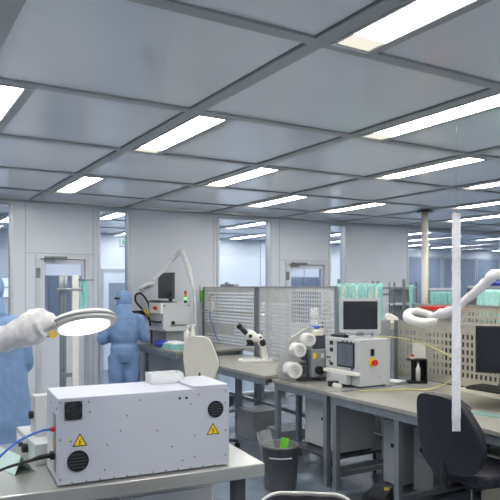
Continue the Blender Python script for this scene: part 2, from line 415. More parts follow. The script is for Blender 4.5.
# back frame posts double pair on the reel bench
# ------------------------------------------------------------------ perforated boards (real holes)
def board(label, loc, L, H0, H1, p, pz, hole, holez, m, axis='v', group=None, solid=None, posts=True):
    t = thing('perforated_panel', label, 'panel', loc, 0, group)
    nx = int((L-.06)/p); nz = int((H1-H0-.06)/pz)
    xs = [0]; zs = [H0]
    x0 = (L-nx*p)/2; z0 = H0+((H1-H0)-nz*pz)/2
    for i in range(nx): xs += [x0+i*p+p*(1-hole)/2, x0+i*p+p*(1+hole)/2]
    for k in range(nz): zs += [z0+k*pz+pz*(1-holez)/2, z0+k*pz+pz*(1+holez)/2]
    xs.append(L); zs.append(H1)
    V = [(0, x, z) for z in zs for x in xs]; n = len(xs); F = []
    for k in range(len(zs)-1):
        for i in range(n-1):
            if i % 2 == 1 and k % 2 == 1 and not (solid and solid(xs[i], zs[k])): continue
            F.append((k*n+i, k*n+i+1, (k+1)*n+i+1, (k+1)*n+i))
    o = MB()._add(V, F).build('perforated_sheet', m, t)
    so = o.modifiers.new('thick', 'SOLIDIFY'); so.thickness = .003; so.offset = 0
    MB().box((-.012,0,H1), (.012,L,H1+.018)).build('top_rail', 'steel', t)
    for y in (0, L):
        MB().box((-.014,y-.018,0), (.014,y+.018,H1+.018)).build('upright', 'alu', t, .002)
    return t
def sol_far(x, z): return z < .80+.0 or (1.03 < z < 1.10)
board('perforated steel partition panel behind the stereo microscope, left of the pair', (3.86, 6.36, 0), 1.36, .84, 1.6, .04, .042, .6, .5, 'steelv', group='perforated partition panels', solid=lambda x, z: 1.0 < z < 1.14 and x > .5)
board('perforated steel partition panel behind the reel machine, right of the pair', (3.87, 4.86, 0), 1.45, .82, 1.6, .04, .042, .66, .6, 'steelv', group='perforated partition panels', solid=lambda x, z: z > 1.42 and x > .8)
board('perforated warm grey back panel behind the keyboard and the bottle holder', (4.265, 1.35, 0), 3.1, .775, 1.28, .046, .064, .5, .62, 'steelwarm')
board('taller perforated panel behind the wrapped lamp, farther back', (4.95, 2.6, 0), 2.3, .8, 1.42, .042, .06, .42, .6, 'steelwarm')
bp = thing('hole_darkener', 'dark sheet added to darken the holes of the warm grey back panel', 'panel', (4.5, 1.4, 0))
MB().box((0,0,.1), (.03,2.7,1.24)).build('panel_sheet', 'darkgrey', bp, .003)  # added sheet that makes the holes of the board in front read dark
for y in (.1, 1.3, 2.5): MB().box((-.04,y,0), (.2,y+.06,.1)).build('panel_foot', 'darkgrey', bp)
r = thing('shelf_rail', 'pale horizontal rail across the left perforated panel', 'rail', (3.845, 6.38, 1.29))
MB().box((-.012,0,0), (.0,1.33,.022)).build('rail_bar', 'steelwarm', r, .002)
MB().box((-.0,.1,.0), (.013,.13,.022)).box((-.0,1.2,.0), (.013,1.23,.022)).build('bracket', 'alu', r)

# ------------------------------------------------------------------ foreground table
tb = thing('steel_table', 'brushed steel table under the white enclosure in the foreground', 'table', (1.631, 2.601, 0), math.radians(-5.9))
MB().box((-2.15,0,.685), (0,.93,.75)).build('tabletop', 'steel', tb, .006)
for x, y in ((-.14,.05), (-.86,.14), (-2.08,.05), (-.14,.83), (-2.08,.83)):
    MB().box((x,y,0), (x+.06,y+.06,.685)).build('leg', 'darkgrey', tb, .003)
MB().box((-2.05,.84,.2), (-.1,.88,.24)).build('stretcher', 'darkgrey', tb, .003)

uc = thing('low_cabinet', 'low white cabinet standing under the steel table in the foreground', 'cabinet', (1.631, 2.601, 0), math.radians(-5.9))
MB().box((-1.6,.38,.04), (-.12,.80,.56)).box((-1.57,.41,0), (-.15,.77,.04)).build('cabinet_body', 'paper', uc, .005)
for k in range(3):
    dd = MB().box((-1.59+k*.49,.365,.06), (-1.11+k*.49,.38,.55)).build('cabinet_door', 'paper', uc, .003)
    MB().box((-1.2+k*.49,.35,.42), (-1.14+k*.49,.365,.435)).build('handle', 'framed', dd)

# white enclosure
ec = thing('equipment_enclosure', 'white enamel equipment enclosure with two high voltage triangles and round vents', 'equipment box', (.672, 2.735, .75), math.radians(-5.4))
BW, BD, BH = .797, .33, .377
MB().box((0,0,.006), (BW,BD,BH)).box((.03,.03,0), (BW-.03,BD-.03,.006)).build('enclosure_body', 'boxpaint', ec, .004)
MB().box((.612,.004,BH), (.793,.323,BH+.013)).build('lid_plate', 'boxpaint', ec, .003)
fg = MB().box((.028,-.006,.282), (.103,0,.362)).build('fan_frame', 'dark', ec, .003)
k = MB()
for rr in (.011, .02, .029): k.ring(rr+.0018, rr, -.002, .002, T(.0655,-.009,.322) @ R(90,'X'), 24)
k.box((.032,-.0085,.3208), (.099,-.0065,.3232)).box((.0643,-.0085,.288), (.0667,-.0065,.356))
k.build('fan_guard', 'darkgrey', fg)
for x in (.033, .098):
    for z in (.288, .356): MB().cyl((x,-.0085,z), (x,-.006,z), .0035, 10).build('screw', 'framed', fg)
def vent(x, z, r):
    o = MB().cyl((x,-.006,z), (x,0,z), r, 36).build('round_vent', 'dark', ec, .001)
    k = MB()
    for q in range(-2, 3):
        w = math.sqrt(max(0, (r*.82)**2-(q*r*.3)**2)); k.box((x-w,-.009,z+q*r*.3-.0016), (x+w,-.006,z+q*r*.3+.0016))
    k.build('louvre', 'darkgrey', o)
vent(.085, .103, .046); vent(.725, .275, .04)
def warn(x, z, w):
    h = w*.866
    o = MB().prism([(x-w/2,z),(x+w/2,z),(x,z+h)], -.0015, 0).build('warning_triangle', 'black', ec)
    q = .80; cz = z+h/3
    MB().prism([(x-w/2*q,cz-h/3*q),(x+w/2*q,cz-h/3*q),(x,cz+2*h/3*q)], -.0022, -.0015).build('yellow_field', 'yellow', o)
    B = [(.03,.62),(-.12,.28),(.0,.30),(-.06,.10),(-.11,.12),(-.03,-.03),(.06,.16),(.0,.14),(.10,.38),(-.02,.36),(.07,.6)]
    MB().prism([(x+a*w*.75,z+(.14+c*.86)*h*.82) for a, c in B], -.003, -.0022).build('lightning_bolt', 'black', o)
warn(.093, .166, .064); warn(.7125, .156, .064)
for x, z in ((.547,.339), (.58,.339)): MB().cyl((x,-.003,z), (x,0,z), .006, 14).build('socket', 'black', ec)
sc = [(.13,.355),(.135,.31),(.012,.36),(.012,.2),(.012,.03),(.27,.215),(.36,.345),(.30,.28),(.21,.16),(.44,.2),(.51,.12),(.6,.31),(.64,.35),(.62,.16),(.777,.36),(.777,.3),(.777,.17),(.777,.05),(.06,.012),(.12,.013),(.18,.012),(.24,.013),(.3,.012),(.36,.012),(.42,.013),(.48,.012),(.54,.012),(.6,.013),(.66,.012),(.72,.012),(.56,.05),(.62,.06),(.2,.05),(.055,.19)]
for x, z in sc: MB().cyl((x,-.0022,z), (x,0,z), .0042, 10).build('screw', 'framed', ec)
# left side connections
MB().box((-.003,.05,.05), (0,.12,.3)).build('connector_plate', 'midgrey', ec)
MB().cyl((-.02,.07,.235), (-.003,.07,.235), .01).build('red_socket', 'red', ec)
MB().box((-.022,.055,.105), (-.003,.095,.135)).build('power_socket', 'black', ec, .003)
MB().box((-.006,.075,.15), (-.003,.11,.19)).build('rating_plate', 'yellowdull', ec)
for y, z in ((.02,.33),(.2,.33),(.2,.06),(.26,.2)): MB().cyl((-.003,y,z), (0,y,z), .0042, 10).build('screw', 'framed', ec)

def world_from(obj_loc, ang, p):
    c, s = math.cos(ang), math.sin(ang)
    return Vector((obj_loc[0]+p[0]*c-p[1]*s, obj_loc[1]+p[0]*s+p[1]*c, obj_loc[2]+p[2]))
EA = math.radians(-5.4); EL = (.672, 2.735, .75)
p0 = world_from(EL, EA, (-.02,.07,.235))
tag(MB().tube([p0, p0+Vector((-.05,0,-.004)), (.52,2.78,.955), (.43,2.72,.91), (.36,2.64,.86), (.3,2.66,.80), (.22,2.7,.757), (.05,2.8,.756)], .0055, 8, sub=6).build('cable', 'bluecable'), 'blue cable plugged into the red socket of the white enclosure', 'cable')
p1 = world_from(EL, EA, (-.022,.075,.12))
pw_ = MB().tube([p1, p1+Vector((-.04,0,-.002)), p1+Vector((-.09,0,-.012)), (.46,2.79,.845), (.36,2.76,.81), (.26,2.76,.775), (.1,2.8,.757), (-.1,2.9,.757)], [.011,.011,.007,.006,.006,.006,.006,.006], 8, sub=6).build('power_cable', 'black')
tag(pw_, 'black mains cable plugged low into the side of the white enclosure', 'cable')

tr = thing('plastic_tray', 'small clear plastic tray with white pads on top of the white enclosure', 'tray', tuple(world_from(EL, EA, (.475,.215,BH))), EA)
MB().box((0,0,0), (.165,.105,.004)).box((0,0,.004), (.003,.105,.05)).box((.162,0,.004), (.165,.105,.05)).box((.003,0,.004), (.162,.003,.05)).box((.003,.102,.004), (.162,.105,.05)).build('tray_shell', 'traywhite', tr)
MB().box((.012,.01,.004), (.15,.095,.026)).box((.02,.02,.026), (.13,.08,.032)).build('white_pad', 'paper', tr, .004)

# small instrument behind the enclosure
it = thing('bench_instrument', 'small grey instrument with black knobs behind the left end of the white enclosure', 'instrument', (.66, 3.12, .75))
MB().prism([(0,0),(.46,0),(.46,.1),(0,.1)], 0, .28, 'x').build('instrument_base', 'cabinet', it, .004)
MB().prism([(.16,.1),(.3,.1),(.28,.3),(.2,.3)], .04, .24, 'x').build('instrument_riser', 'cabinet', it, .004)
MB().cyl((-.028,.17,.05), (0,.17,.05), .022).build('knob', 'black', it, .003)
MB().cyl((-.018,.3,.04), (0,.3,.04), .012).build('button', 'dark', it)
MB().cyl((.02,.235,.2), (.041,.235,.2), .02).build('knob', 'black', it, .003)
MB().box((-.004,.32,.03), (0,.42,.07)).build('label_plate', 'white', it)

cd = MB()
for a in (0, 1):
    q = [(.0,.0,.0),(.0,.38,.0),(.045,.37,.075),(.045,.03,.075)] if a == 0 else [(.045,.03,.075),(.045,.37,.075),(.1,.38,.0),(.1,.0,.0)]
    cd._add(q, [(0,1,2,3)])
o = cd.build('folded_card', 'tealcard', loc=(.545, 3.0, .7525)); o.rotation_euler = (0, 0, math.radians(14))
so = o.modifiers.new('thick', 'SOLIDIFY'); so.thickness = .002
tag(o, 'pale teal folded card standing on the steel table left of the enclosure', 'card')

# ------------------------------------------------------------------ magnifier lamps
def magnifier(label, head, rot, r, arm, radii, base_z, post_xy, lit, group, knob=True, ringm='white', thick=1.):
    t = thing('magnifier_lamp', label, 'lamp', (post_xy[0], post_xy[1], base_z), 0, group)
    o3 = Vector((post_xy[0], post_xy[1], base_z))
    hm = T(*(Vector(head)-o3)) @ rot
    rp = [(r*.56,-.014),(r*.95,-.014),(r,-.006),(r,.012),(r*.92,.022),(r*.6,.024),(r*.56,.018),(r*.56,-.014)]; rp = [(a, c*thick) for a, c in rp]
    MB().lathe(rp, hm, 48).build('lamp_head', ringm, t)
    if lit:
        MB().ring(r*.99, r*.975, .0, .008, hm @ Matrix.Scale(1.035, 4), 48).build('grey_band', 'midgrey', t)  # plain grey band around the lamp head
        MB().cyl((0,0,-.019), (0,0,-.0145), r*.76, 48, M4=hm).build('diffuser', 'ringlight', t)
    MB().cyl((0,0,-.003), (0,0,.004), r*.555, 40, M4=hm).build('lens', 'lens', t)
    MB().tube([Vector(p)-o3 for p in arm], radii, 11, .15, sub=4).build('arm_cover', 'sleeve', t, label='crinkled white film sleeve over the arm')
    e = Vector(arm[-1])-o3; h2 = hm.translation
    d = (h2-e).normalized()
    MB().tube([e-d*.04, h2-d*r*.93], [.016,.014], 10).build('head_joint', 'white', t)
    s0 = Vector(arm[0])-o3
    MB().cyl((0,0,.02), s0, .014, 12).build('post', 'cabinet', t)
    MB().lathe([(0,0),(.07,0),(.07,.012),(.02,.024),(.0,.024)]).build('base', 'cabinet', t)
    if knob: MB().cyl(e+Vector((-.035,-.075,-.035)), e+Vector((-.033,-.05,-.035)), .014, 16).build('joint_knob', 'yellowdull', t)
    return t
# orientation: start from camera-aligned frame
CAMZ = Matrix.Rotation(-YAW, 4, 'Z')
# left lamp: luminous side faces down and toward the camera
rotL = CAMZ @ R(-13, 'Y') @ R(-17, 'X')
hL = (.713, 2.485, 1.46)
magnifier('large lit ring magnifier lamp with a film covered arm, hanging over the white enclosure', hL, rotL, .128,
          [(.02,2.62,1.31),(.2,2.60,1.35),(.37,2.565,1.388),(.46,2.53,1.42),(.525,2.50,1.452),(.56,2.483,1.468),(.605,2.46,1.463)], [.034,.038,.044,.056,.064,.05,.016], .75, (-.16,2.75), True, 'film sleeved magnifier lamps')
magnifier('unlit ring magnifier lamp with a long film covered arm over the right workbench', (3.377,3.286,1.38), CAMZ @ R(22,'X') @ R(5,'Y'), .122,
          [(3.75,2.2,1.35),(3.52,2.42,1.62),(3.36,2.60,1.685),(3.362,2.71,1.626),(3.36,2.83,1.541),(3.355,2.95,1.462),(3.363,3.06,1.425),(3.367,3.14,1.408)], [.03,.034,.036,.034,.028,.026,.036,.022], .77, (3.9,1.9), False, 'film sleeved magnifier lamps', knob=False, thick=1.5)
magnifier('unlit ring magnifier lamp with a bent film covered arm at the far end', (2.893,7.354,1.612), CAMZ @ R(-14,'X') @ R(-24,'Y'), .105,
          [(3.41,7.10,1.56),(3.371,7.187,1.85),(3.345,7.26,2.01),(3.305,7.284,2.055),(3.208,7.341,1.94),(3.102,7.346,1.825),(3.008,7.344,1.737),(2.96,7.335,1.69)], [.014,.034,.036,.034,.026,.03,.022,.014], .88, (3.45,7.08), False, 'film sleeved magnifier lamps', knob=False)

# ------------------------------------------------------------------ glass reflection built as a hanging strip
st = thing('glass_reflection', 'upright white glass reflection built as a strip before the dark chair', 'glass reflection', (2.69, 2.355, 0))
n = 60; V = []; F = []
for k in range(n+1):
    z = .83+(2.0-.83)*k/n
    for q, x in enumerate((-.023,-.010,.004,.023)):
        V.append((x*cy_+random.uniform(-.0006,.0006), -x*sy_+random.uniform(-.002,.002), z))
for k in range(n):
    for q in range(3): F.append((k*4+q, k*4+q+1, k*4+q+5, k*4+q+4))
o = MB()._add(V, F).build('film', 'strip', st); so = o.modifiers.new('thick', 'SOLIDIFY'); so.thickness = .003  # window-glass reflection given a solid crinkled shape
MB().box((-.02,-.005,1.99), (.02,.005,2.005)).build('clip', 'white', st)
MB().cyl((0,0,2.0), (0,0,CZ-.011), .0008, 6).build('added_thread', 'clear', st)  # clip and thread added only to hold the reflection strip up

# ------------------------------------------------------------------ control cabinet with monitor
cc = thing('control_cabinet', 'light grey control cabinet with built in display and red emergency stop', 'control cabinet', (3.41, 3.977, .77))
cw, cl, chh = .33, .44, .405
MB().box((0,0,.02), (cw,cl,chh)).build('cabinet_body', 'cabinet', cc, .004)
for x in (.03, cw-.05):
    for y in (.03, cl-.05): MB().cyl((x+.01,y+.01,0), (x+.01,y+.01,.02), .014).build('foot', 'black', cc)
MB().box((-.006,.01,.155), (0,cl-.01,chh-.012)).build('front_panel', 'cabinet', cc, .002)
ds = MB().box((-.014,.06,.165), (-.006,.285,.375)).build('display', 'dark', cc, .003)
MB().box((-.016,.075,.18), (-.014,.27,.36)).build('display_glass', 'screenlit', ds)
for z in (.34, .28): MB().box((-.013,.345,z), (-.006,.385,z+.035)).build('rocker_switch', 'black', cc, .002)
MB().box((-.013,.345,.165), (-.006,.385,.19)).build('rocker_switch', 'black', cc, .002)
for y, z in ((.39,.235),(.42,.235),(.39,.20),(.21,.385),(.15,.385),(.1,.385)): MB().cyl((-.013,y,z-.005), (-.006,y,z-.005), .008, 12).build('push_button', 'dark', cc)
MB().cyl((-.014,.09,.158), (-.006,.09,.158), .012, 14).build('push_button', 'blue', cc, label='blue push button')
MB().box((-.05,.0,.11), (0,.43,.135)).build('paper_guide', 'white', cc, .003)
MB().box((-.06,.1,.03), (-.006,.33,.11)).build('feed_unit', 'cabinet', cc, .004)
MB().box((-.13,.2,0), (-.06,.26,.05)).build('motor_block', 'dark', cc, .004)
MB().cyl((-.11,.12,.02), (-.11,.2,.02), .02).build('feed_roller', 'white', cc)
MB().box((-.2,-.03,0), (.32,-.005,.012)).build('base_rail', 'alu', cc, .002)
# camera facing side
MB().box((.11,-.006,.27), (.15,0,.325)).build('power_switch', 'black', cc, .002)
es = MB().cyl((.13,-.004,.215), (.13,0,.215), .036, 24).build('emergency_plate', 'yellow', cc)
MB().cyl((.13,-.03,.215), (.13,-.004,.215), .014, 16).cyl((.13,-.045,.215), (.13,-.03,.215), .025, 20).build('stop_button', 'red', es)
for x, z in ((.21,.09),(.02,.39),(.31,.39),(.31,.04)): MB().cyl((x,-.002,z), (x,0,z), .005, 10).build('screw', 'framed', cc)

def monitor(label, loc, rz, w, h, zc, m_frame, m_back, bez, stand_r, group=None, footh=0.):
    t = thing('monitor', label, 'monitor', loc, rz, group)
    MB().box((-w/2,-.02,zc-h/2), (w/2,.02,zc+h/2)).box((-w*.36,.02,zc-h*.34), (w*.36,.05,zc+h*.34)).build('casing', m_frame, t, .005)
    MB().box((-w/2+bez,-.0225,zc-h/2+bez*1.15), (w/2-bez,-.019,zc+h/2-bez)).build('screen', 'screen', t)
    MB().box((-.03,.05,.01), (.03,.075,zc)).build('stand_neck', m_back, t, .004)
    MB().box((-stand_r,-.06,0), (stand_r,.1,.012)).build('stand_foot', m_back, t, .004)
    MB().box((-.02,-.0215,zc-h/2+.004), (.02,-.019,zc-h/2+.012)).build('control_strip', 'midgrey', t)
    return t
monitor('grey framed square monitor standing on the control cabinet', (3.575, 4.17, .77+chh), -YAW-.03, .345, .298, .19, 'cabinet', 'cabinet', .027, .1)
# things on the cabinet top
ct = thing('connector_strip', 'dark strip of plugged connectors on the control cabinet beside the monitor', 'connectors', (3.44, 4.30, .77+chh))
MB().box((0,-.08,0), (.05,.1,.022)).build('strip_body', 'dark', ct, .003)
for q in range(5): MB().cyl((.025,-.06+q*.032,.022), (.025,-.06+q*.032,.045), .008, 10).build('plug', 'midgrey', ct)

# ------------------------------------------------------------------ reel machine
RA = -YAW+math.radians(22)       # plate faces the camera, turned a little to the right
rm = thing('reel_machine', 'reel feeding machine with three white tape reels on a clear plate', 'machine', (3.275, 4.63, .775), RA)
rm.scale = (1.06, 1.06, 1.06)
def arcpts(c, r, a0, a1, n=8): return [(c[0]+r*math.cos(math.radians(a0+(a1-a0)*i/n)), c[1]+r*math.sin(math.radians(a0+(a1-a0)*i/n))) for i in range(n+1)]
pl = arcpts((-.13,.09), .088, 180, 270) + [(.2,.0),(.24,.1),(.22,.33)] + arcpts((.09,.36), .085, 20, 120) + arcpts((-.03,.29), .09, 125, 160)
M['plate'] = mat('clear_acrylic_plate', (196, 202, 206), .25, var=.05, trans=.35)
MB().prism(pl, .0, .008).build('back_plate', 'plate', rm)
MB().tube([(a,-.004,c) for a, c in arcpts((-.13,.09), .088, 250, 180)+[(-.2,.16)]+arcpts((-.03,.29), .09, 160, 125)[0:]+arcpts((.09,.36), .085, 120, 60)], .006, 6).build('plate_edge', 'steel', rm)
for x, z, r, L in ((-.105,.1,.066,.11), (-.055,.265,.058,.10), (.045,.345,.056,.08)):
    rl = MB().lathe([(.018,0),(r,0),(r,L*.12),(r*.9,L*.14),(r*.9,L*.86),(r,L*.88),(r,L),(r*.97,L+.002),(.018,L+.002),(.018,0)], T(x,-.01,z) @ R(90,'X'), 36).build('tape_reel', 'white', rm)
    MB().cyl((x,-.0,z), (x,-L-.02,z), .0175, 18).build('reel_hub', 'cabinet', rl)
    MB().ring(r*.55, r*.5, 0, .0015, T(x,-L-.012,z) @ R(90,'X')).build('hub_groove', 'midgrey', rl)
MB().box((.06,-.09,.03), (.2,.03,.26)).build('drive_box', 'midgrey', rm, .004)
MB().box((.075,-.0925,.19), (.105,-.09,.235)).build('label_plate', 'yellow', rm)
MB().box((.15,-.0925,.19), (.175,-.09,.23)).build('label_plate', 'white', rm)
MB().cyl((.125,-.13,.09), (.125,-.09,.09), .036, 20).build('hand_knob', 'black', rm, .004)
MB().box((.12,-.02,.26), (.23,.05,.38)).build('splice_head', 'darkgrey', rm, .004)
MB().box((.11,-.03,.37), (.21,.04,.42)).build('head_cover', 'cream', rm, .01)
MB().box((-.04,-.06,.0), (.22,.06,.03)).build('machine_foot', 'darkgrey', rm, .003)
MB().box((-.01,-.05,.06), (.05,-.0,.12)).box((-.02,-.04,.13), (.04,-.0,.15)).cyl((.02,-.06,.19), (.02,0,.19), .018).cyl((.05,-.05,.04), (.05,0,.28), .006).build('tape_guide', 'darkgrey', rm, .002)
bt = thing('blue_capped_cylinder', 'clear cylinder with a blue ring behind the reel machine', 'container', (3.52, 4.75, .775))
MB().lathe([(0,0),(.045,0),(.045,.64),(.04,.64),(.04,.01),(0,.01)]).build('clear_tube', 'haze', bt)
MB().ring(.052, .0455, .45, .475).build('blue_ring', 'bluecable', bt)

# signal light near the monitor's left edge
sg = thing('signal_tower', 'slim signal tower with green and blue lamps left of the grey framed monitor', 'signal light', (3.82, 4.42, .77))
MB().cyl((0,0,0), (0,0,.5), .01).cyl((0,0,0),(0,0,.012),.035).build('tower_post', 'dark', sg)
MB().cyl((0,0,.5), (0,0,.56), .02).build('lamp_segment', 'blue', sg)
MB().cyl((0,0,.56), (0,0,.60), .0205).build('lamp_segment', 'white', sg)
MB().cyl((0,0,.60), (0,0,.65), .02).build('lamp_segment', 'bluecable', sg)
MB().cyl((0,0,.65), (0,0,.70), .02).build('lamp_segment', 'green', sg)

# ------------------------------------------------------------------ microscope
mi = thing('stereo_microscope', 'white stereo microscope with black eyepieces on the workbench', 'microscope', (3.565, 5.89, .805), -YAW)
MB().prism([(-.18,-.1),(-.13,-.13),(.16,-.09),(.19,-.04),(.19,.07),(-.13,.11),(-.18,.07)], 0, .022, 'z').build('base', 'white', mi, .005)
MB().cyl((-.09,-.02,.022), (-.09,-.02,.027), .05, 28).build('stage_plate', 'cabinet', mi)
MB().tube([(.11,.0,.02),(.10,.0,.09),(.085,0,.16),(.05,0,.22),(.06,0,.27)], [.034,.03,.032,.036,.03], 14, sub=4).build('stand_arm', 'white', mi)
MB().cyl((.085,-.075,.2), (.085,.075,.2), .034, 20).build('focus_knob', 'black', mi, .004)
MB().tube([(-.1,0,.29),(-.05,0,.28),(.0,0,.25),(.08,0,.25)], [.05,.062,.052,.04], 16, sub=4).build('optical_head', 'white', mi)
MB().cyl((-.05,0,.235), (-.05,0,.18), .048, 24, .036).build('objective', 'dark', mi)
MB().cyl((-.05,0,.18), (-.05,0,.165), .05, 24).build('ring_illuminator', 'dark', mi)
for y in (-.032, .032):
    e = MB().cyl((-.09,y,.30), (-.16,y*1.05,.37), .026, 18).build('eyepiece_tube', 'dark', mi)
    MB().cyl((-.158,y*1.05,.368), (-.185,y*1.05,.395), .03, 18).build('eyecup', 'black', e)
MB().cyl((-.05,-.062,.275), (-.05,-.05,.275), .02, 16).build('zoom_knob', 'dark', mi)
MB().cyl((.03,.0,.27), (.03,.0,.345), .006, 10).cyl((.075,-.02,.26),(.075,-.02,.33),.006,10).build('camera_post', 'framed', mi)
MB().cyl((.06,-.045,.26), (.06,-.03,.26), .012, 14).build('clamp_knob', 'dark', mi)
sp = MB().box((0,0,0), (.2,.15,.012)).build('parts_dish', 'white', None, .003, loc=(3.60,5.40,.805)); tag(sp, 'flat white dish right of the microscope', 'dish')

# ------------------------------------------------------------------ far machine and its things
fm = thing('test_machine', 'grey boxed machine on legs with a red emergency stop at the far end', 'machine', (3.05, 7.22, .88))
MB().box((0,0,.185), (.36,.48,.535)).build('machine_body', 'cabinet', fm, .005)
for x in (.02, .32):
    for y in (.02, .44): MB().box((x,y,0), (x+.02,y+.02,.185)).build('leg', 'darkgrey', fm)
MB().prism([(.0,.40),(.48,.40),(.48,.535),(.0,.535)], -.03, 0, 'x').build('control_panel', 'white', fm, .004)
e = MB().cyl((-.034,.14,.47), (-.03,.14,.47), .03).build('emergency_plate', 'yellow', fm)
MB().cyl((-.07,.14,.47), (-.034,.14,.47), .022).build('stop_button', 'red', e)
MB().box((-.05,.05,.29), (0,.35,.31)).build('slot_bar', 'dark', fm)
MB().cyl((.13,-.02,.29), (.13,0,.29), .022).build('handle_boss', 'black', fm)
MB().box((.1,-.012,.255), (.34,-.002,.265)).build('hinge_rail', 'framed', fm)
for x in (.015, .345):
    for z in (.2, .5): MB().cyl((x,-.006,z), (x,0,z), .01, 10).build('corner_fixing', 'black', fm)
MB().box((.06,.05,.03), (.3,.4,.185)).build('lower_unit', 'midgrey', fm)
mo = monitor('tilted black monitor standing on the grey boxed machine', (3.2, 7.47, 1.415), -YAW-math.radians(52), .36, .33, .215, 'darkgrey', 'dark', .02, .1)
kb = thing('keyboard', 'black keyboard lying on the grey boxed machine in front of the tilted monitor', 'keyboard', (3.075, 7.27, 1.415))
MB().box((-.04,-.02,0), (.1,.4,.02)).build('keyboard_body', 'darkgrey', kb, .003)
k = MB()
for q in range(12):
    for w in range(4): k.box((-.03+w*.031,-.01+q*.033,.02), (-.004+w*.031,.018+q*.033,.027))
k.build('keys', 'black', kb)['kind'] = 'stuff'
sl = thing('signal_tower', 'small red, amber and green signal tower on the grey boxed machine', 'signal light', (3.37, 7.26, 1.415))
MB().cyl((0,0,0), (0,0,.03), .02).build('tower_base', 'dark', sl)
MB().cyl((0,0,.03), (0,0,.07), .018).build('lamp_segment', 'lampgreen', sl)
MB().cyl((0,0,.07), (0,0,.105), .018).build('lamp_segment', 'yellowdull', sl)
MB().cyl((0,0,.105), (0,0,.14), .018).build('lamp_segment', 'red', sl)
MB().cyl((0,0,.14), (0,0,.15), .016).build('lamp_cap', 'dark', sl)
cb = MB().tube([(3.03,7.60,1.29),(3.02,7.62,1.38),(2.99,7.64,1.46),(2.93,7.66,1.53),(2.87,7.68,1.51),(2.87,7.68,1.43),(2.92,7.66,1.36),(2.98,7.62,1.29),(3.02,7.6,1.2),(3.02,7.56,1.12)], .013, 8, sub=6).build('looped_cable', 'black')
tag(cb, 'thick black looped cable at the left of the grey boxed machine', 'cable')
o = MB().tube([(2.96,7.63,1.33),(3.02,7.60,1.24)], [.022,.02], 10).build('yellow_sleeve', 'yellowdull', cb)
bg = MB().ell((0,0,.045), (.075,.11,.045), n=18).ell((.02,-.08,.05),(.05,.05,.042)).build('blue_pouch', 'blue', loc=(2.995,7.17,.88)); tag(bg, 'crumpled blue pouch on the far bench beside the person', 'pouch')
tt = thing('teal_tray', 'low teal and white tray in front of the grey boxed machine', 'tray', (2.98, 6.78, .88))
MB().box((0,0,0), (.25,.42,.02)).box((0,0,.02), (.01,.42,.06)).box((.24,0,.02), (.25,.42,.06)).box((.01,0,.02), (.24,.01,.06)).box((.01,.41,.02), (.24,.42,.06)).build('tray_shell', 'teal', tt, .003)
MB().box((.02,.02,.02), (.23,.4,.072)).build('white_sheets', 'paper', tt, .004)
def bottle(label, loc, h, r):
    t = thing('spray_bottle', label, 'bottle', loc, .4, 'white bottles by the cream chair')
    MB().lathe([(0,0),(r,0),(r,h*.6),(r*.75,h*.72),(r*.35,h*.8),(r*.35,h*.84),(0,h*.84)]).build('bottle_body', 'white', t)
    MB().cyl((0,0,h*.84), (0,0,h*.94), r*.42, 14).box((-r*.3,-r*.25,h*.93), (r*1.2,r*.25,h)).build('spray_head', 'white', t, .002)
bottle('white spray bottle left of its pair, behind the cream chair', (3.152, 6.735, .88), .29, .036)
bottle('white spray bottle right of its pair, taller, behind the cream chair', (3.165, 6.62, .88), .3, .036)
wt = thing('wall_trunking', 'short dark trunking on the back wall between the person and the grey boxed machine', 'trunking', (2.82, 7.75, 1.25))
MB().box((0,-.045,0), (.24,0,.06)).build('trunking_body', 'dark', wt, .004)
MB().box((.05,-.052,.018), (.09,-.045,.042)).build('socket', 'darkgrey', wt)
# cable box on left partition
jb = thing('junction_box', 'white junction box with red and blue leads on the left perforated panel', 'junction box', (3.835, 7.45, 1.36))
MB().box((-.03,-.05,-.07), (.02,.05,.06)).build('box_body', 'white', jb, .004)
MB().tube([(-.02,.0,-.07),(-.03,-.02,-.15),(-.03,-.1,-.25),(-.04,-.2,-.38),(-.04,-.3,-.44)], .007, 6, sub=5).build('blue_lead', 'bluecable', jb)
MB().tube([(-.02,.02,.06),(-.02,.02,.12),(-.02,-.06,.15),(-.01,-.1,.14)], .005, 6, sub=5).build('red_lead', 'red', jb)
lb = thing('label_holder', 'narrow green and white label holder at the left end of the partition', 'label', (3.83, 7.735, 1.62))
MB().box((-.02,-.012,-.2), (.02,.0,-.05)).build('green_card', 'green', lb)
MB().box((-.02,-.012,-.05), (.02,.0,.02)).build('white_card', 'white', lb)
pb = thing('mixer_box', 'small grey box on top of the left perforated panel', 'box', (3.86, 7.0, 1.618))
MB().box((-.04,-.17,0), (.04,.17,.03)).box((-.02,.03,.03), (.02,.09,.055)).build('box_body', 'midgrey', pb, .003)

# ------------------------------------------------------------------ right bench things
rs = thing('monitor_riser', 'low pale riser shelf under the keyboard at the right edge', 'shelf', (3.56, 2.25, .77))
MB().box((0,0,.09), (.62,.93,.105)).build('shelf_board', 'steelwarm', rs, .003)
for x in (.02, .58):
    for y in (.02, .89): MB().box((x,y,0), (x+.02,y+.02,.09)).build('leg', 'alu', rs)
kb = thing('keyboard', 'black keyboard on the riser shelf at the right edge', 'keyboard', (3.66, 2.62, .875))
MB().box((0,0,0), (.19,.5,.018)).build('keyboard_body', 'dark', kb, .003)
for a in range(5):
    for c in range(14): MB().box((.012+a*.034,.012+c*.0342,.018), (.04+a*.034,.04+c*.0342,.026)).build('key', 'black', kb)
monitor('wide black monitor cut by the right edge, above the keyboard', (3.99, 2.98, .875), -math.radians(48), .50, .345, .275, 'dark', 'dark', .012, .09)
bh = thing('bottle_holder', 'white backed black holder with a small bottle at the perforated back panel', 'holder', (4.06, 4.02, .77), -YAW)
MB().box((-.005,.03,.02), (.11,.04,.345)).build('back_plate', 'white', bh, .003)
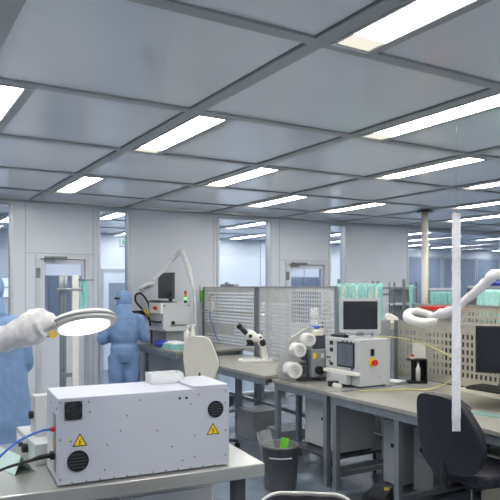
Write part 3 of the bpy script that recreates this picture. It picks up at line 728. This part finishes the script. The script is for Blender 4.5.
MB().box((-.06,-.06,.0), (.1,.03,.02)).box((-.06,-.05,.2), (.1,.03,.212)).box((.09,-.06,.02), (.1,.03,.2)).box((-.02,.02,.02),(.09,.03,.2)).build('holder_frame', 'black', bh, .002)
bo = thing('small_bottle', 'small white bottle standing in the black holder', 'bottle', tuple(Matrix.Translation((4.06,4.02,.79)) @ (Matrix.Rotation(-YAW,4,'Z') @ Vector((.03,-.02,0)))))
MB().lathe([(0,0),(.02,0),(.02,.11),(.009,.13),(.009,.15),(0,.15)], n=18).build('bottle_body', 'white', bo)
MB().cyl((0,0,.148), (0,0,.168), .011, 14).build('cap', 'midgrey', bo)
rb = thing('red_topped_jar', 'small jar with a red top on the black bottle holder', 'jar', tuple(Matrix.Translation((4.06,4.02,.982)) @ (Matrix.Rotation(-YAW,4,'Z') @ Vector((-.02,-.02,0)))))
MB().cyl((0,0,0), (0,0,.022), .016).build('jar_body', 'white', rb)
MB().cyl((0,0,.022), (0,0,.038), .017).build('jar_top', 'red', rb)
hs = MB().tube([(3.78,4.36,1.1),(3.86,4.3,1.16),(3.95,4.2,1.165),(4.08,4.0,1.13),(4.1,3.7,1.05),(4.08,3.55,.97),(4.0,3.52,.88),(3.86,3.62,.79),(3.7,3.75,.777),(3.5,3.85,.777),(3.3,3.9,.777)], .006, 8, sub=6).build('hose', 'hose'); tag(hs, 'thin amber hose arching over the bench behind the control cabinet', 'hose')
pp = MB().box((0,0,0), (.16,.24,.012)).build('paper_pad', 'paper', loc=(3.9,4.06,.77)); pp.rotation_euler = (0,0,.3); tag(pp, 'white paper pad on the bench right of the control cabinet', 'paper')
tc = MB().box((0,0,0), (.1,.2,.004)).build('teal_sheet', 'tealdark', loc=(3.42,2.66,.77)); tc.rotation_euler = (0,0,.2); tag(tc, 'pale teal sheet on the bench edge below the keyboard', 'paper')
cw_ = MB().tube([(3.5,3.0,.776),(3.46,3.08,.776),(3.44,3.1,.81),(3.47,3.04,.84),(3.5,2.98,.8),(3.48,2.92,.776),(3.42,2.9,.776),(3.38,2.86,.776)], .005, 6, sub=6).build('coiled_cable', 'black'); tag(cw_, 'short black coiled cable on the bench below the keyboard', 'cable')
up = thing('equipment_column', 'grey upright column behind the control cabinet', 'column', (4.12, 4.5, .0))
MB().box((-.06,-.06,0), (.06,.06,1.3)).build('column_body', 'midgrey', up, .004)
MB().box((-.062,-.04,.8), (-.06,.04,1.25)).build('cover_strip', 'cabinet', up)

# ------------------------------------------------------------------ under the benches
def pc(label, loc, w, d, h, m):
    t = thing('computer_unit', label, 'computer', loc, 0, 'grey units under the benches')
    MB().box((0,0,.015), (w,d,h)).build('case', m, t, .005)
    for x in (.02, w-.04):
        for y in (.02, d-.04): MB().box((x,y,0), (x+.02,y+.02,.015)).build('foot', 'black', t)
    MB().box((-.005,.02,.06), (0,d-.02,h-.03)).build('front_cover', m, t, .002)
    MB().box((-.008,d*.3,h*.6), (-.005,d*.5,h*.66)).build('drive_slot', 'dark', t)
    return t
sh = thing('lower_shelf', 'dark lower shelf under the reel machine bench', 'shelf', (3.22, 4.12, .18))
MB().box((.0,0,0), (.55,.62,.02)).build('shelf_board', 'darkgrey', sh, .002)
for x in (.02,.5):
    for y in (.03,.57): MB().box((x,y,-.18), (x+.02,y+.02,0)).build('leg', 'darkgrey', sh)
pc('large grey unit on the dark shelf under the reel machine bench', (3.35, 4.16, .2), .38, .5, .42, 'cabinet')
pc('grey computer under the long bench beside the second leg', (3.65, 3.42, 0), .4, .2, .5, 'midgrey')
pc('pale computer standing under the long bench behind the cabinet', (3.6, 3.72, 0.0), .4, .19, .52, 'cabinet')
pc('beige unit under the long bench near the dark chair', (3.75, 2.85, 0.0), .35, .3, .42, 'steelwarm')
du = thing('cable_duct', 'white cable duct running under the long bench', 'cable duct', (3.62, 1.6, .58))
MB().box((0,0,0), (.07,2.2,.05)).build('duct_channel', 'white', du, .003)
MB().box((.02,.2,.05), (.05,.23,.16)).box((.02,1.95,.05), (.05,1.98,.16)).build('bracket', 'alu', du)
for k, (v, u) in enumerate(((3.45,3.62),(3.2,3.63),(2.7,3.6),(2.95,3.62))):
    pth = [(u,v,.6),(u-.03,v-.02,.5),(u-.02,v+.03,.4),(u-.06,v,.36),(u-.03,v-.06,.45),(u-.02,v-.08,.6)]
    tag(MB().tube(pth, .008, 6, sub=5).build('loose_cable', 'black'), ('black cable loop hanging from the duct, %s' % ('beside the second bench leg','just right of the second bench leg','behind the dark chair','between the second bench leg and the dark chair')[k]), 'cable', 'cable loops under the long bench')
pd = thing('foot_pedal', 'dark foot pedal on the floor under the long bench', 'pedal', (3.3, 3.62, 0), .5)
MB().cyl((.04,-.04,.05), (.04,-.04,.068), .022).build('pedal_button', 'yellowdull', pd)
MB().box((-.12,-.1,0), (.12,.1,.03)).build('pedal_base', 'dark', pd, .005)
MB().prism([(-.09,.03),(.09,.03),(.09,.07)], -.07, .07).build('pedal_plate', 'darkgrey', pd, .003)
tag(MB().box((0,0,0), (.7,.5,.008)).build('floor_mat', 'darkgrey', None, .002, loc=(3.0,3.3,0)), 'dark mat on the floor under the long bench', 'mat')
pd.location.z = .008
tag(MB().box((0,0,0), (.35,.3,.18)).build('cardboard_box', 'midgrey', None, .004, loc=(3.45,5.2,0)), 'grey box on the floor under the microscope bench', 'box')
tag(MB().box((0,0,0), (.35,.35,.3)).build('drawer_unit', 'midgrey', None, .004, loc=(3.4,5.65,0)), 'tall grey drawer unit on the floor under the microscope bench', 'box')

# ------------------------------------------------------------------ waste bin
bn = thing('waste_bin', 'round dark grey waste bin on the blue floor', 'bin', (2.79, 4.22, 0))
MB().lathe([(0,0),(.125,0),(.13,.02),(.146,.335),(.156,.335),(.158,.352),(.148,.356),(.138,.345),(.122,.02),(0,.015)], n=40).build('bin_body', 'binplastic', bn)
MB().tube([(.149*math.cos(a)*.98,.149*math.sin(a)*.98,.27) for a in [math.radians(-YAW*57.3-90-38+k*8) for k in range(10)]], .006, 6).build('bin_handle', 'cabinet', bn, label='pale grip bar on the bin')
a_ = thing('green_packet', 'bright green packet sticking out of the waste bin', 'packet', (2.77, 4.17, .215), -YAW)
MB().box((-.03,-.006,0), (.03,.006,.2), T(0,0,0) @ R(8,'Y')).build('packet', 'green', a_)
a_ = thing('film_scrap', 'clear crumpled film sticking out of the waste bin', 'film', (2.74, 4.26, .21), -YAW)
MB().box((-.05,-.003,0), (.04,.003,.26), R(-12,'Y')).box((-.07,.01,0), (-.05,.02,.25), R(-14,'Y')).build('film', 'haze', a_)

# ------------------------------------------------------------------ chairs
def chair(label, loc, rz, outline, bz, mshell, mpad, seat_h, lean=6, pad_front=True, seat_m='seatdark', shell_t=.02):
    # local +y is the direction the sitter faces; backrest is at -y
    t = thing('swivel_chair', label, 'chair', loc, rz, 'swivel chairs')
    sb = MB()
    for k in range(5):
        a = 2*PI*k/5+.3
        sb.tube([(0,0,.1),(.27*math.cos(a),.27*math.sin(a),.075)], [.026,.016], 8)
        c = (.27*math.cos(a), .27*math.sin(a))
        MB().cyl((c[0]-.012*math.sin(a),c[1]+.012*math.cos(a),.03), (c[0]+.012*math.sin(a),c[1]-.012*math.cos(a),.03), .03, 14).cyl((c[0],c[1],.03),(c[0],c[1],.08),.008,8).build('castor', 'black', t)
    sb.build('star_base', 'darkgrey', t)
    MB().cyl((0,0,.09), (0,0,seat_h-.1), .026).build('gas_column', 'dark', t)
    MB().box((-.1,-.12,seat_h-.12), (.1,.12,seat_h-.075)).build('seat_mechanism', 'dark', t, .006)
    sp = []
    for i in range(24):
        a = 2*PI*i/24; e = .55
        x = .225*abs(math.cos(a))**e*(1 if math.cos(a) > 0 else -1); y = .215*abs(math.sin(a))**e*(1 if math.sin(a) > 0 else -1)
        sp.append((x, y))
    MB().prism(sp, seat_h-.075, seat_h, 'z').build('seat', seat_m, t, .02)
    Mx = T(0,-.25,seat_h+bz) @ R(lean,'X')
    # curved backrest: bend outline around z
    def slab(y0, y1, sc):
        n = 26; mb = MB(); zs = [min(p[1] for p in outline)+ (max(p[1] for p in outline)-min(p[1] for p in outline))*(.5-.5*math.cos(PI*k/n)) for k in range(n+1)]
        def span(z):
            xs = []
            for i in range(len(outline)):
                a, b_ = outline[i], outline[(i+1) % len(outline)]
                if (a[1]-z)*(b_[1]-z) <= 0 and a[1] != b_[1]: xs.append(a[0]+(b_[0]-a[0])*(z-a[1])/(b_[1]-a[1]))
            return (min(xs), max(xs)) if xs else (0, 0)
        V = []; mcol = 14
        zc = sum(zs)/len(zs)
        for yy in (y0, y1):
            for k, z in enumerate(zs):
                zz = min(max(z, zs[0]+1e-4), zs[-1]-1e-4); l, r_ = span(zz)
                for q in range(mcol+1):
                    x = (l+(r_-l)*q/mcol)*sc
                    V.append((x, yy+.9*x*x-.25*(z-zc)**2, zc+(z-zc)*sc))
        w = mcol+1; N_ = (n+1)*w; F = []
        for k in range(n):
            for q in range(mcol):
                F.append((k*w+q, k*w+q+1, (k+1)*w+q+1, (k+1)*w+q)); F.append((N_+k*w+q, N_+(k+1)*w+q, N_+(k+1)*w+q+1, N_+k*w+q+1))
        for k in range(n):
            for q in (0, mcol): F.append((k*w+q, (k+1)*w+q, N_+(k+1)*w+q, N_+k*w+q))
        for q in range(mcol):
            for k in (0, n): F.append((k*w+q, k*w+q+1, N_+k*w+q+1, N_+k*w+q))
        return mb._add(V, F, True, Mx)
    slab(-shell_t, 0, 1.0).build('backrest_shell', mshell, t, .004)
    slab(.0, .035, .97).build('backrest_pad', mpad, t, .008)
    zl = min(p[1] for p in outline)
    MB().tube([(0,-.1,seat_h-.1),(0,-.27,seat_h-.09),(0,-.29,seat_h+.02),(0,-.268,seat_h+bz+zl+.12)], .018, 10, sub=4).build('back_support', 'dark', t)
    return t
def rnd(poly, r=.05, n=5):
    out = []
    m = len(poly)
    for i in range(m):
        a, p, c = Vector(poly[i-1]), Vector(poly[i]), Vector(poly[(i+1) % m])
        d1 = (a-p); d2 = (c-p); q = min(r, d1.length*.45, d2.length*.45)
        s_, e_ = p+d1.normalized()*q, p+d2.normalized()*q
        for k in range(n+1):
            t = k/n; w = (1-t)**2*s_+2*t*(1-t)*p+t*t*e_; out.append((w.x, w.y))
    return out
chair('cream backed swivel chair in front of the microscope bench', (2.885,5.63,0), -YAW-.30, rnd([(-.15,0),(.12,0),(.195,.17),(.11,.45),(-.13,.45),(-.18,.25)], .07), .20, 'cream', 'seatdark', .5, 8)
chair('dark swivel chair at the right workbench', (3.065,2.53,0), -PI/2+.05, rnd([(-.16,0),(.2,0),(.235,.2),(.12,.45),(-.17,.45),(-.215,.2)], .1), .0, 'seatdark', 'seatdark', .56, 9, shell_t=.03)
chair('swivel chair with a white rimmed dark backrest at the bottom edge', (1.155,1.60,0), -YAW+PI-.1, rnd([(-.22,0),(.22,0),(.215,.28),(.15,.385),(-.15,.385),(-.215,.28)], .13), .03, 'white', 'seatdark', .455, 8, shell_t=.012)

# ------------------------------------------------------------------ profile stand by the left door
ps = thing('profile_stand', 'aluminium profile stand with a small shelf in front of the left door', 'stand', (1.283, 5.054, 0))
MB().box((-.022,-.022,.0), (.022,.022,1.58)).build('upright', 'alu', ps, .003)
MB().box((-.005,-.023,.02), (.005,-.022,1.57)).build('profile_groove', 'framed', ps)
MB().box((-.06,-.06,1.58), (.14,.06,1.597)).build('shelf', 'alu', ps, .003)
MB().box((.06,-.055,.0), (.112,-.03,1.70)).build('white_upright', 'white', ps, .003)
MB().box((-.25,-.03,0), (.3,.03,.03)).box((-.03,-.25,0), (.03,.25,.03)).build('stand_foot', 'alu', ps, .003)
MB().box((-.02,-.05,.9), (.09,-.02,.93)).box((-.02,-.05,.35), (.09,-.02,.38)).build('link_bar', 'alu', ps)
cn = thing('white_canister', 'pale cylinder pair standing on the profile stand shelf', 'canister', (1.283, 5.06, 1.597))
MB().cyl((-.012,0,0), (-.012,0,.1), .018).cyl((.022,0,0), (.022,0,.105), .014).build('canister_body', 'cabinet', cn)
def cloth(w, h, m, folds=3, amp=.02, taper=.0, n=24, k=10, seed=0, top=0.):
    rr = random.Random(seed); V = []; F = []; ph = rr.uniform(0, 6)
    for j in range(k+1):
        t = j/k
        for i in range(n+1):
            s_ = i/n
            V.append(((s_-.5)*w*(1-taper*(1-t))+.006*math.sin(9*t+ph+4*s_), amp*(.4+.6*t)*math.sin(folds*2*PI*s_+ph+1.2*t)+.004*math.sin(17*s_+5*t), -h*t*(1+.05*math.sin(5*s_+ph))))
    for j in range(k):
        for i in range(n): F.append((j*(n+1)+i, j*(n+1)+i+1, (j+1)*(n+1)+i+1, (j+1)*(n+1)+i))
    if top:   # folded over the rail
        b0 = len(V)
        for i in range(n+1): V.append((V[i][0], .022, -.0)); 
        for i in range(n+1): V.append((V[i][0], .03, -top))
        for i in range(n): F.append((i, i+1, b0+i+1, b0+i)); F.append((b0+i, b0+i+1, b0+n+1+i+1, b0+n+1+i))
    return MB()._add(V, F, True)
def hung(name, label, cat, loc, rz, w, h, m, group=None, **kw):
    o = cloth(w, h, m, **kw).build(name, m, loc=loc); o.rotation_euler = (0, 0, rz)
    so = o.modifiers.new('thick', 'SOLIDIFY'); so.thickness = .004
    return tag(o, label, cat, group)
hung('teal_cloth', 'teal cloth hanging on the profile stand by the left door', 'cloth', (1.425, 5.0, 1.66), -YAW, .075, .34, 'teal', folds=2, amp=.012, seed=3)
MB().cyl((.1,-.045,1.665), (.21,-.13,1.665), .006, 8).build('cloth_hook', 'alu', ps)

# ------------------------------------------------------------------ garment racks
def rack(label, p0, p1, z, posts):
    t = thing('garment_rack', label, 'rack', (p0[0], p0[1], 0), math.atan2(p1[1]-p0[1], p1[0]-p0[0]), 'garment racks')
    L = math.hypot(p1[0]-p0[0], p1[1]-p0[1])
    MB().box((0,-.012,z-.015), (L,.012,z+.015)).build('hanging_rail', 'framed', t, .002)
    MB().box((0,.07,z-.1), (L,.09,z-.075)).build('lower_rail', 'framed', t, .002)
    for x in posts: 
        MB().box((x*L-.02,.04,0), (x*L+.02,.07,z+.12 if x > .9 or x < .1 else z+.1)).build('upright', 'framed', t, .002)
        MB().box((x*L-.015,-.01,z-.01), (x*L+.015,.05,z+.01)).build('rail_arm', 'framed', t)
        MB().box((x*L-.02,-.2,0), (x*L+.02,.25,.03)).build('rack_foot', 'framed', t)
    return t
rp0, rp1 = (5.40, 6.72), (6.16, 6.27)
rack('garment rack with teal cloths before the bare wall right of the blue glazed door', rp0, rp1, 1.6, (0., .52, .6, 1.))
ra = math.atan2(rp1[1]-rp0[1], rp1[0]-rp0[0])
dx, dy = math.cos(ra), math.sin(ra)
M['tealpale'] = mat('pale_teal_cloth', (170, 222, 216), .7, var=.08, scale=20, bump=.3)
M['creamcloth'] = mat('cream_cloth', (226, 222, 208), .75, var=.08, scale=20, bump=.3)
ORD = ('first', 'second', 'third', 'fourth', 'fifth', 'sixth', 'seventh', 'eighth')
for k in range(7):
    d_ = .0+.092*k
    hung('teal_garment', 'teal garment on the rack behind the grey framed monitor, %s from the left' % ORD[k], 'garment', (rp0[0]+dx*d_+.02*dy, rp0[1]+dy*d_-.02*dx, 1.66), ra, .07, (.62 if k in (0, 6) else .3), 'teal', 'teal garments behind the grey framed monitor', folds=1.5, amp=.012, seed=k, top=.18)
for k in range(6):
    d_ = .046+.092*k
    hung('cream_garment', 'cream cloth between teal garments behind the grey framed monitor, %s from the left' % ORD[k], 'garment', (rp0[0]+dx*d_+.012*dy, rp0[1]+dy*d_-.012*dx, 1.63), ra, .05, .2, 'creamcloth', 'cream cloths behind the grey framed monitor', folds=1, amp=.01, seed=20+k, top=.1)
hung('teal_garment', 'single teal garment near the right end of the rack, left of the round post', 'garment', (rp0[0]+dx*.95, rp0[1]+dy*.95-.03, 1.64), ra, .05, .38, 'teal', folds=1, amp=.01, seed=40, top=.1)
wd = MB().prism([(0,0),(.22,0),(.2,.06),(.06,.14),(0,.1)], 0, .18).build('white_bundle', 'white', None, .02, loc=(5.56,5.98,1.18)); wd.scale = (.75,.75,.75); wd.rotation_euler=(0,0,-YAW); tag(wd, 'white wrapped bundle on the grey cabinet right of the grey framed monitor', 'bundle')
gc = thing('low_cabinet', 'low grey cabinet in front of the garment rack, right of the grey framed monitor', 'cabinet', (5.35, 5.75, 0), -YAW)
MB().box((0,0,.05), (.75,.4,1.18)).box((.02,.02,0), (.73,.38,.05)).build('cabinet_body', 'steelwarm', gc, .004)
for k in range(2): 
    dd = MB().box((.01+k*.37,-.015,.08), (.37+k*.37,0,1.1)).build('cabinet_door', 'midgrey', gc, .003)
    MB().box((.33+k*.06,-.03,.6), (.345+k*.06,-.015,.72)).build('handle', 'framed', dd)

# shelf unit and gown carts at the right
su = thing('shelf_unit', 'open grey shelf unit just left of the round post', 'shelf', (6.62, 6.75, 0), -YAW)
for z in (.3, .8, 1.1, 1.36, 1.6): MB().box((-.15,0,z), (.19,.35,z+.02)).build('shelf_board', 'cabinet', su, .002)
for x in (-.15, .17):
    for y in (0, .33): MB().box((x,y,0), (x+.02,y+.02,1.68)).build('upright', 'framed', su)
MB().box((-.13,.3,1.12), (.17,.32,1.34)).box((-.13,.3,1.38), (.17,.32,1.58)).build('back_panel', 'midgrey', su)
def cart(label, c, w, z, top, n, h, glabel, group, m='teal', seed=50):
    t = thing('gown_cart', label, 'cart', (c[0], c[1], 0), -YAW, 'gown carts at the right')
    MB().box((-w/2,-.14,z), (w/2,.2,z+.03)).build('cart_top', 'cabinet', t, .004)
    for x in (-w/2, w/2-.025):
        for y in (-.14, .175): MB().box((x,y,.05), (x+.025,y+.025,z)).build('upright', 'framed', t)
        MB().box((x,-.14,.05), (x+.025,.2,.075)).build('foot_bar', 'framed', t)
    MB().box((-w/2,.16,.5), (w/2,.19,z-.05)).build('back_panel', 'midgrey', t)
    MB().cyl((-w/2,-.15,z-.02), (w/2,-.15,z-.02), .01, 10).build('hanging_rail', 'framed', t)
    for k in range(n):
        x = -w/2+w*(k+.5)/n
        q = Matrix.Translation((c[0], c[1], 0)) @ CAMZ @ Vector((x, -.166, z-.02))
        hung('teal_garment', '%s, %s from the left' % (glabel, ORD[k]), 'garment', tuple(q), -YAW, w/n*1.02, h*(1+.06*math.sin(k*2.3)), m, group, folds=1.6, amp=.016, seed=seed+k)
    return t
cart('gown cart with a pale top directly right of the round post', (6.95, 6.34), .42, 1.57, None, 5, .38, 'teal garment on the cart right of the round post', 'teal garments right of the round post')
cart('gown cart with a blue cover at the right edge behind the wrapped lamp arm', (7.05, 5.55), .56, 1.60, None, 6, .42, 'teal garment on the blue covered cart at the right edge', 'teal garments on the blue covered cart', 'tealpale', 70)
bc = thing('blue_cover', 'crumpled blue film cover on the gown cart at the right edge', 'cover', (7.05, 5.55, 1.63), -YAW)
MB().prism([(-.2,0),(.22,0),(.18,.05),(.1,.06),(.0,.04),(-.1,.075),(-.17,.05)], -.16, .12).build('cover_film', 'blue', bc, .012)
jr = thing('glass_jar', 'small clear jar on the blue film cover', 'jar', (7.05, 5.50, 1.672), 0)
MB().lathe([(0,0),(.035,0),(.035,.07),(.03,.08),(0,.08)]).build('jar_body', 'clear', jr)
rd = thing('red_tray', 'red tray behind the unlit ring lamp at the farther perforated panel', 'tray', (4.78, 4.45, 0), 0)
MB().box((-.1,-.1,1.38), (.1,.1,1.42)).build('tray_shell', 'red', rd, .004)
MB().box((-.02,-.02,0), (.02,.02,1.38)).box((-.12,-.12,0), (.12,.12,.02)).build('tray_stand', 'alu', rd)

# ------------------------------------------------------------------ people
def remesh(o, vox, smooth=6, disp=0., tex=.12):
    r_ = o.modifiers.new('remesh', 'REMESH'); r_.mode = 'VOXEL'; r_.voxel_size = vox; r_.use_smooth_shade = True
    s_ = o.modifiers.new('smooth', 'SMOOTH'); s_.iterations = smooth; s_.factor = .5
    if disp:
        tx = bpy.data.textures.new('folds', 'CLOUDS'); tx.noise_scale = tex; tx.noise_depth = 2
        d_ = o.modifiers.new('folds', 'DISPLACE'); d_.texture = tx; d_.strength = disp; d_.mid_level = .5; d_.texture_coords = 'LOCAL'
def hand_into(mb, wrist, d, pn, side, sc=1.):
    """palm and five unequal, bent fingers; d = pointing direction, pn = palm normal"""
    d = Vector(d).normalized(); pn = Vector(pn); pn = (pn-d*pn.dot(d)).normalized(); w = d.cross(pn)*side
    w0 = Vector(wrist)
    for k in range(4):
        o_ = w*(.030-.02*k)
        mb.tube([w0+o_*.5, w0+d*.045*sc+o_*.9, w0+d*.088*sc+o_], [.014,.014,.0115], 10)
        L = (.068,.078,.072,.056)[k]*sc; q = w0+d*.086*sc+o_
        p1 = q+(d*.9+pn*.35).normalized()*L*.45; p2 = p1+(d*.6+pn*.8).normalized()*L*.32; p3 = p2+(d*.3+pn*.95).normalized()*L*.25
        mb.tube([q-d*.012, q, p1, p2, p3], [.0105,.0105,.0095,.0085,.007], 8)
    t0 = w0+d*.022*sc+w*.026; t1 = t0+(d*.6+w*.75+pn*.3).normalized()*.042*sc; t2 = t1+(d*.85+w*.2+pn*.5).normalized()*.034*sc
    mb.tube([w0+d*.012+w*.012, t0, t1, t2], [.014,.0135,.0115,.008], 8)
def limb(mb, pts, rad, n=14): mb.tube(pts, rad, n, sub=4)
def person(label, loc, rz, h, arms, headturn, gown_w=1., goggles=True, gown_len=None, sitlean=0.):
    """local +y is forward, x to the person's right; arms = ((elbow, wrist) right, (elbow, wrist) left), in metres for 1.7 m"""
    t = thing('person', label, 'person', loc, rz)
    k = h/1.7; sc = Matrix.Scale(k, 4)
    b = MB()
    tor = [(0,-.005,.80,.15,.11),(0,0,.88,.17,.125),(0,0,.97,.165,.115),(0,.0,1.06,.145,.10),(0,-.005,1.18,.16,.11),(0,-.005,1.30,.18,.115),(0,-.012,1.37,.165,.10),(0,-.018,1.425,.10,.075),(0,-.01,1.46,.058,.058),(0,.0,1.52,.055,.056)]
    b.loft(tor)
    H = T(0,.02,1.545) @ R(headturn,'Z')
    b.ell((0,.005,.075), (.074,.093,.112), H); b.ell((0,.045,.015), (.05,.055,.06), H)
    b.tube([(0,.088,.085),(0,.112,.055),(0,.1,.045)], [.009,.014,.011], 8, M4=H)
    for s_ in (-1, 1):
        b.ell((s_*.075,.0,.06), (.011,.02,.03), H); b.ell((s_*.03,.086,.082),(.014,.01,.009), H)
        limb(b, [(s_*.09,0,.86),(s_*.1,.01,.62),(s_*.1,.015,.47),(s_*.1,-.01,.28),(s_*.1,-.01,.08)], [.085,.068,.055,.05,.036])
        b.tube([(s_*.1,-.045,.045),(s_*.1,.03,.045),(s_*.105,.13,.03),(s_*.105,.19,.025)], [.035,.038,.034,.022], 10)
        el, wr, hd, pn = arms[0 if s_ > 0 else 1]
        limb(b, [(s_*.13,-.012,1.375),(s_*.19,-.012,1.35),(Vector((s_*.19,-.012,1.35))+Vector(el))*.5,el,(Vector(el)*.6+Vector(wr)*.4),wr], [.05,.05,.042,.036,.034,.025])
        hand_into(b, wr, hd, pn, s_)
    for v in b.b.verts: v.co *= k
    body = b.build('body', 'skin', t); remesh(body, .008, 3)
    # coverall
    c = MB(); e = .018; gw = gown_w
    if gown_len is None:
        rg = [(0,0,.80,.16*gw,.13*gw),(0,0,.9,.19*gw,.16*gw),(0,0,1.0,.195*gw,.155*gw),(0,0,1.045,.165*gw,.13*gw),(0,0,1.10,.195*gw,.15*gw),(0,-.01,1.2,.20*gw,.15*gw),(0,-.01,1.31,.205*gw,.145*gw),(0,-.015,1.385,.18*gw,.12),(0,-.015,1.44,.11,.09),(0,-.005,1.49,.078,.078)]
    else:
        rg = [(0,0,gown_len,.29*gw,.22*gw),(0,0,.7,.27*gw,.20*gw),(0,0,.95,.25*gw,.18*gw),(0,0,1.15,.225*gw,.16*gw),(0,-.01,1.3,.21*gw,.15*gw),(0,-.015,1.385,.18*gw,.12),(0,-.015,1.44,.11,.09),(0,-.005,1.49,.08,.08)]
    c.loft(rg, 28)
    for s_ in (-1, 1):
        limb(c, [(s_*.09,0,.88),(s_*.1,.01,.62),(s_*.1,.015,.47),(s_*.1,-.01,.28),(s_*.1,-.01,.10)], [.115,.105,.095,.09,.07])
        el, wr, hd, pn = arms[0 if s_ > 0 else 1]; wv = Vector(wr)-Vector(hd).normalized()*.0
        limb(c, [(s_*.12,-.012,1.36),(s_*.19,-.012,1.345),(Vector((s_*.19,-.012,1.35))+Vector(el))*.5,el,(Vector(el)*.5+wv*.5),wv], [.07,.078,.07,.068,.06,.04])
    for v in c.b.verts: v.co *= k
    cov = c.build('coverall' if gown_len is None else 'gown', 'gown', t); remesh(cov, .012, 4, .022, .11)
    # hood with a face opening
    hd_ = MB(); n, m_ = 28, 20; V = []; F = []
    for j in range(m_+1):
        ph = PI*j/m_
        for i in range(n):
            a = 2*PI*i/n
            V.append((.092*math.sin(ph)*math.sin(a), .008+.108*math.sin(ph)*math.cos(a), .07+.126*math.cos(ph)))
    for j in range(m_):
        for i in range(n):
            a = 2*PI*(i+.5)/n; z = .072+.134*math.cos(PI*(j+.5)/m_)
            if math.cos(a) > .45 and .045 < z < .112: continue
            F.append((j*n+i, j*n+(i+1)%n, (j+1)*n+(i+1)%n, (j+1)*n+i))
    hd_._add(V, F, True, H)
    hd_.loft([(0,-.012,1.40,.15,.105),(0,-.008,1.46,.10,.09),(0,.005,1.52,.085,.09),(0,.012,1.56,.08,.09)], 28)
    for v in hd_.b.verts: v.co *= k
    ho = hd_.build('hood', 'hood', t); so = ho.modifiers.new('thick', 'SOLIDIFY'); so.thickness = .004
    tx = bpy.data.textures.new('hoodfolds', 'CLOUDS'); tx.noise_scale = .06
    dd = ho.modifiers.new('folds', 'DISPLACE'); dd.texture = tx; dd.strength = .014; dd.mid_level = .5
    fm_ = MB(); fm_.ell((0,.065,.03), (.055,.06,.036), H); [setattr(v, 'co', v.co*k) for v in fm_.b.verts]
    fm_.build('face_mask', 'paper', t)
    if goggles:
        gg = MB()
        gg.tube([(.075,.03,.088),(.066,.085,.088),(.03,.112,.086),(0,.112,.084),(-.03,.112,.086),(-.066,.085,.088),(-.075,.03,.088)], .014, 8, M4=H); [setattr(v, 'co', v.co*k) for v in gg.b.verts]
        gg.build('goggles', 'dark', t)
    for s_ in (-1, 1):
        el, wr, hd2, pn = arms[0 if s_ > 0 else 1]
        gl = MB(); hand_into(gl, wr, hd2, pn, s_, 1.03); gl.tube([Vector(wr)-Vector(hd2).normalized()*.05, Vector(wr), Vector(wr)+Vector(hd2).normalized()*.03], [.034,.032,.03], 12)
        for v in gl.b.verts: v.co *= k
        g_ = gl.build('glove', 'paper', t); remesh(g_, .006, 2, .003, .02)
        sh_ = MB(); sh_.tube([(s_*.1,-.06,.05),(s_*.1,-.02,.055),(s_*.1,.04,.056),(s_*.105,.13,.042),(s_*.105,.205,.036)], [.03,.05,.05,.042,.026], 14)
        sh_.tube([(s_*.1,-.01,.04),(s_*.1,-.01,.17)], [.05,.062], 14)
        for v in sh_.b.verts: v.co *= k; 
        for v in sh_.b.verts: v.co.z = max(v.co.z, .0)
        so_ = sh_.build('shoe_cover', 'gown', t); remesh(so_, .012, 3)
    return t
# far operator: seen from behind, head turned left, forearms reaching to the bench on the right
person('person in blue hooded coverall standing at the far bench with head turned left', (2.545, 7.20, 0), -YAW+.18, 1.54,
       (((.27,.0,1.10),(.27,.24,1.19),(.2,.9,.1),(0,0,-1)), ((-.28,-.06,1.10),(-.12,.17,1.10),(.5,.8,0),(0,0,-1))), 80, .95)
person('person in loose blue gown cut by the left edge, behind the lit lamp', (.675, 4.59, 0), -YAW+.35, 1.68,
       (((.215,.03,1.08),(.12,.27,1.10),(-.4,.9,0),(0,0,-1)), ((-.215,.03,1.08),(-.12,.27,1.10),(.4,.9,0),(0,0,-1))), 25, 1.02, gown_len=.42)

# ------------------------------------------------------------------ world and view
w = bpy.data.worlds.new('world'); S.world = w; w.use_nodes = True
w.node_tree.nodes['Background'].inputs['Color'].default_value = lin(150, 165, 190); w.node_tree.nodes['Background'].inputs['Strength'].default_value = .3
S.view_settings.view_transform = 'Standard'; S.view_settings.look = 'None'; S.view_settings.gamma = 1
S.view_settings.exposure = 0.15
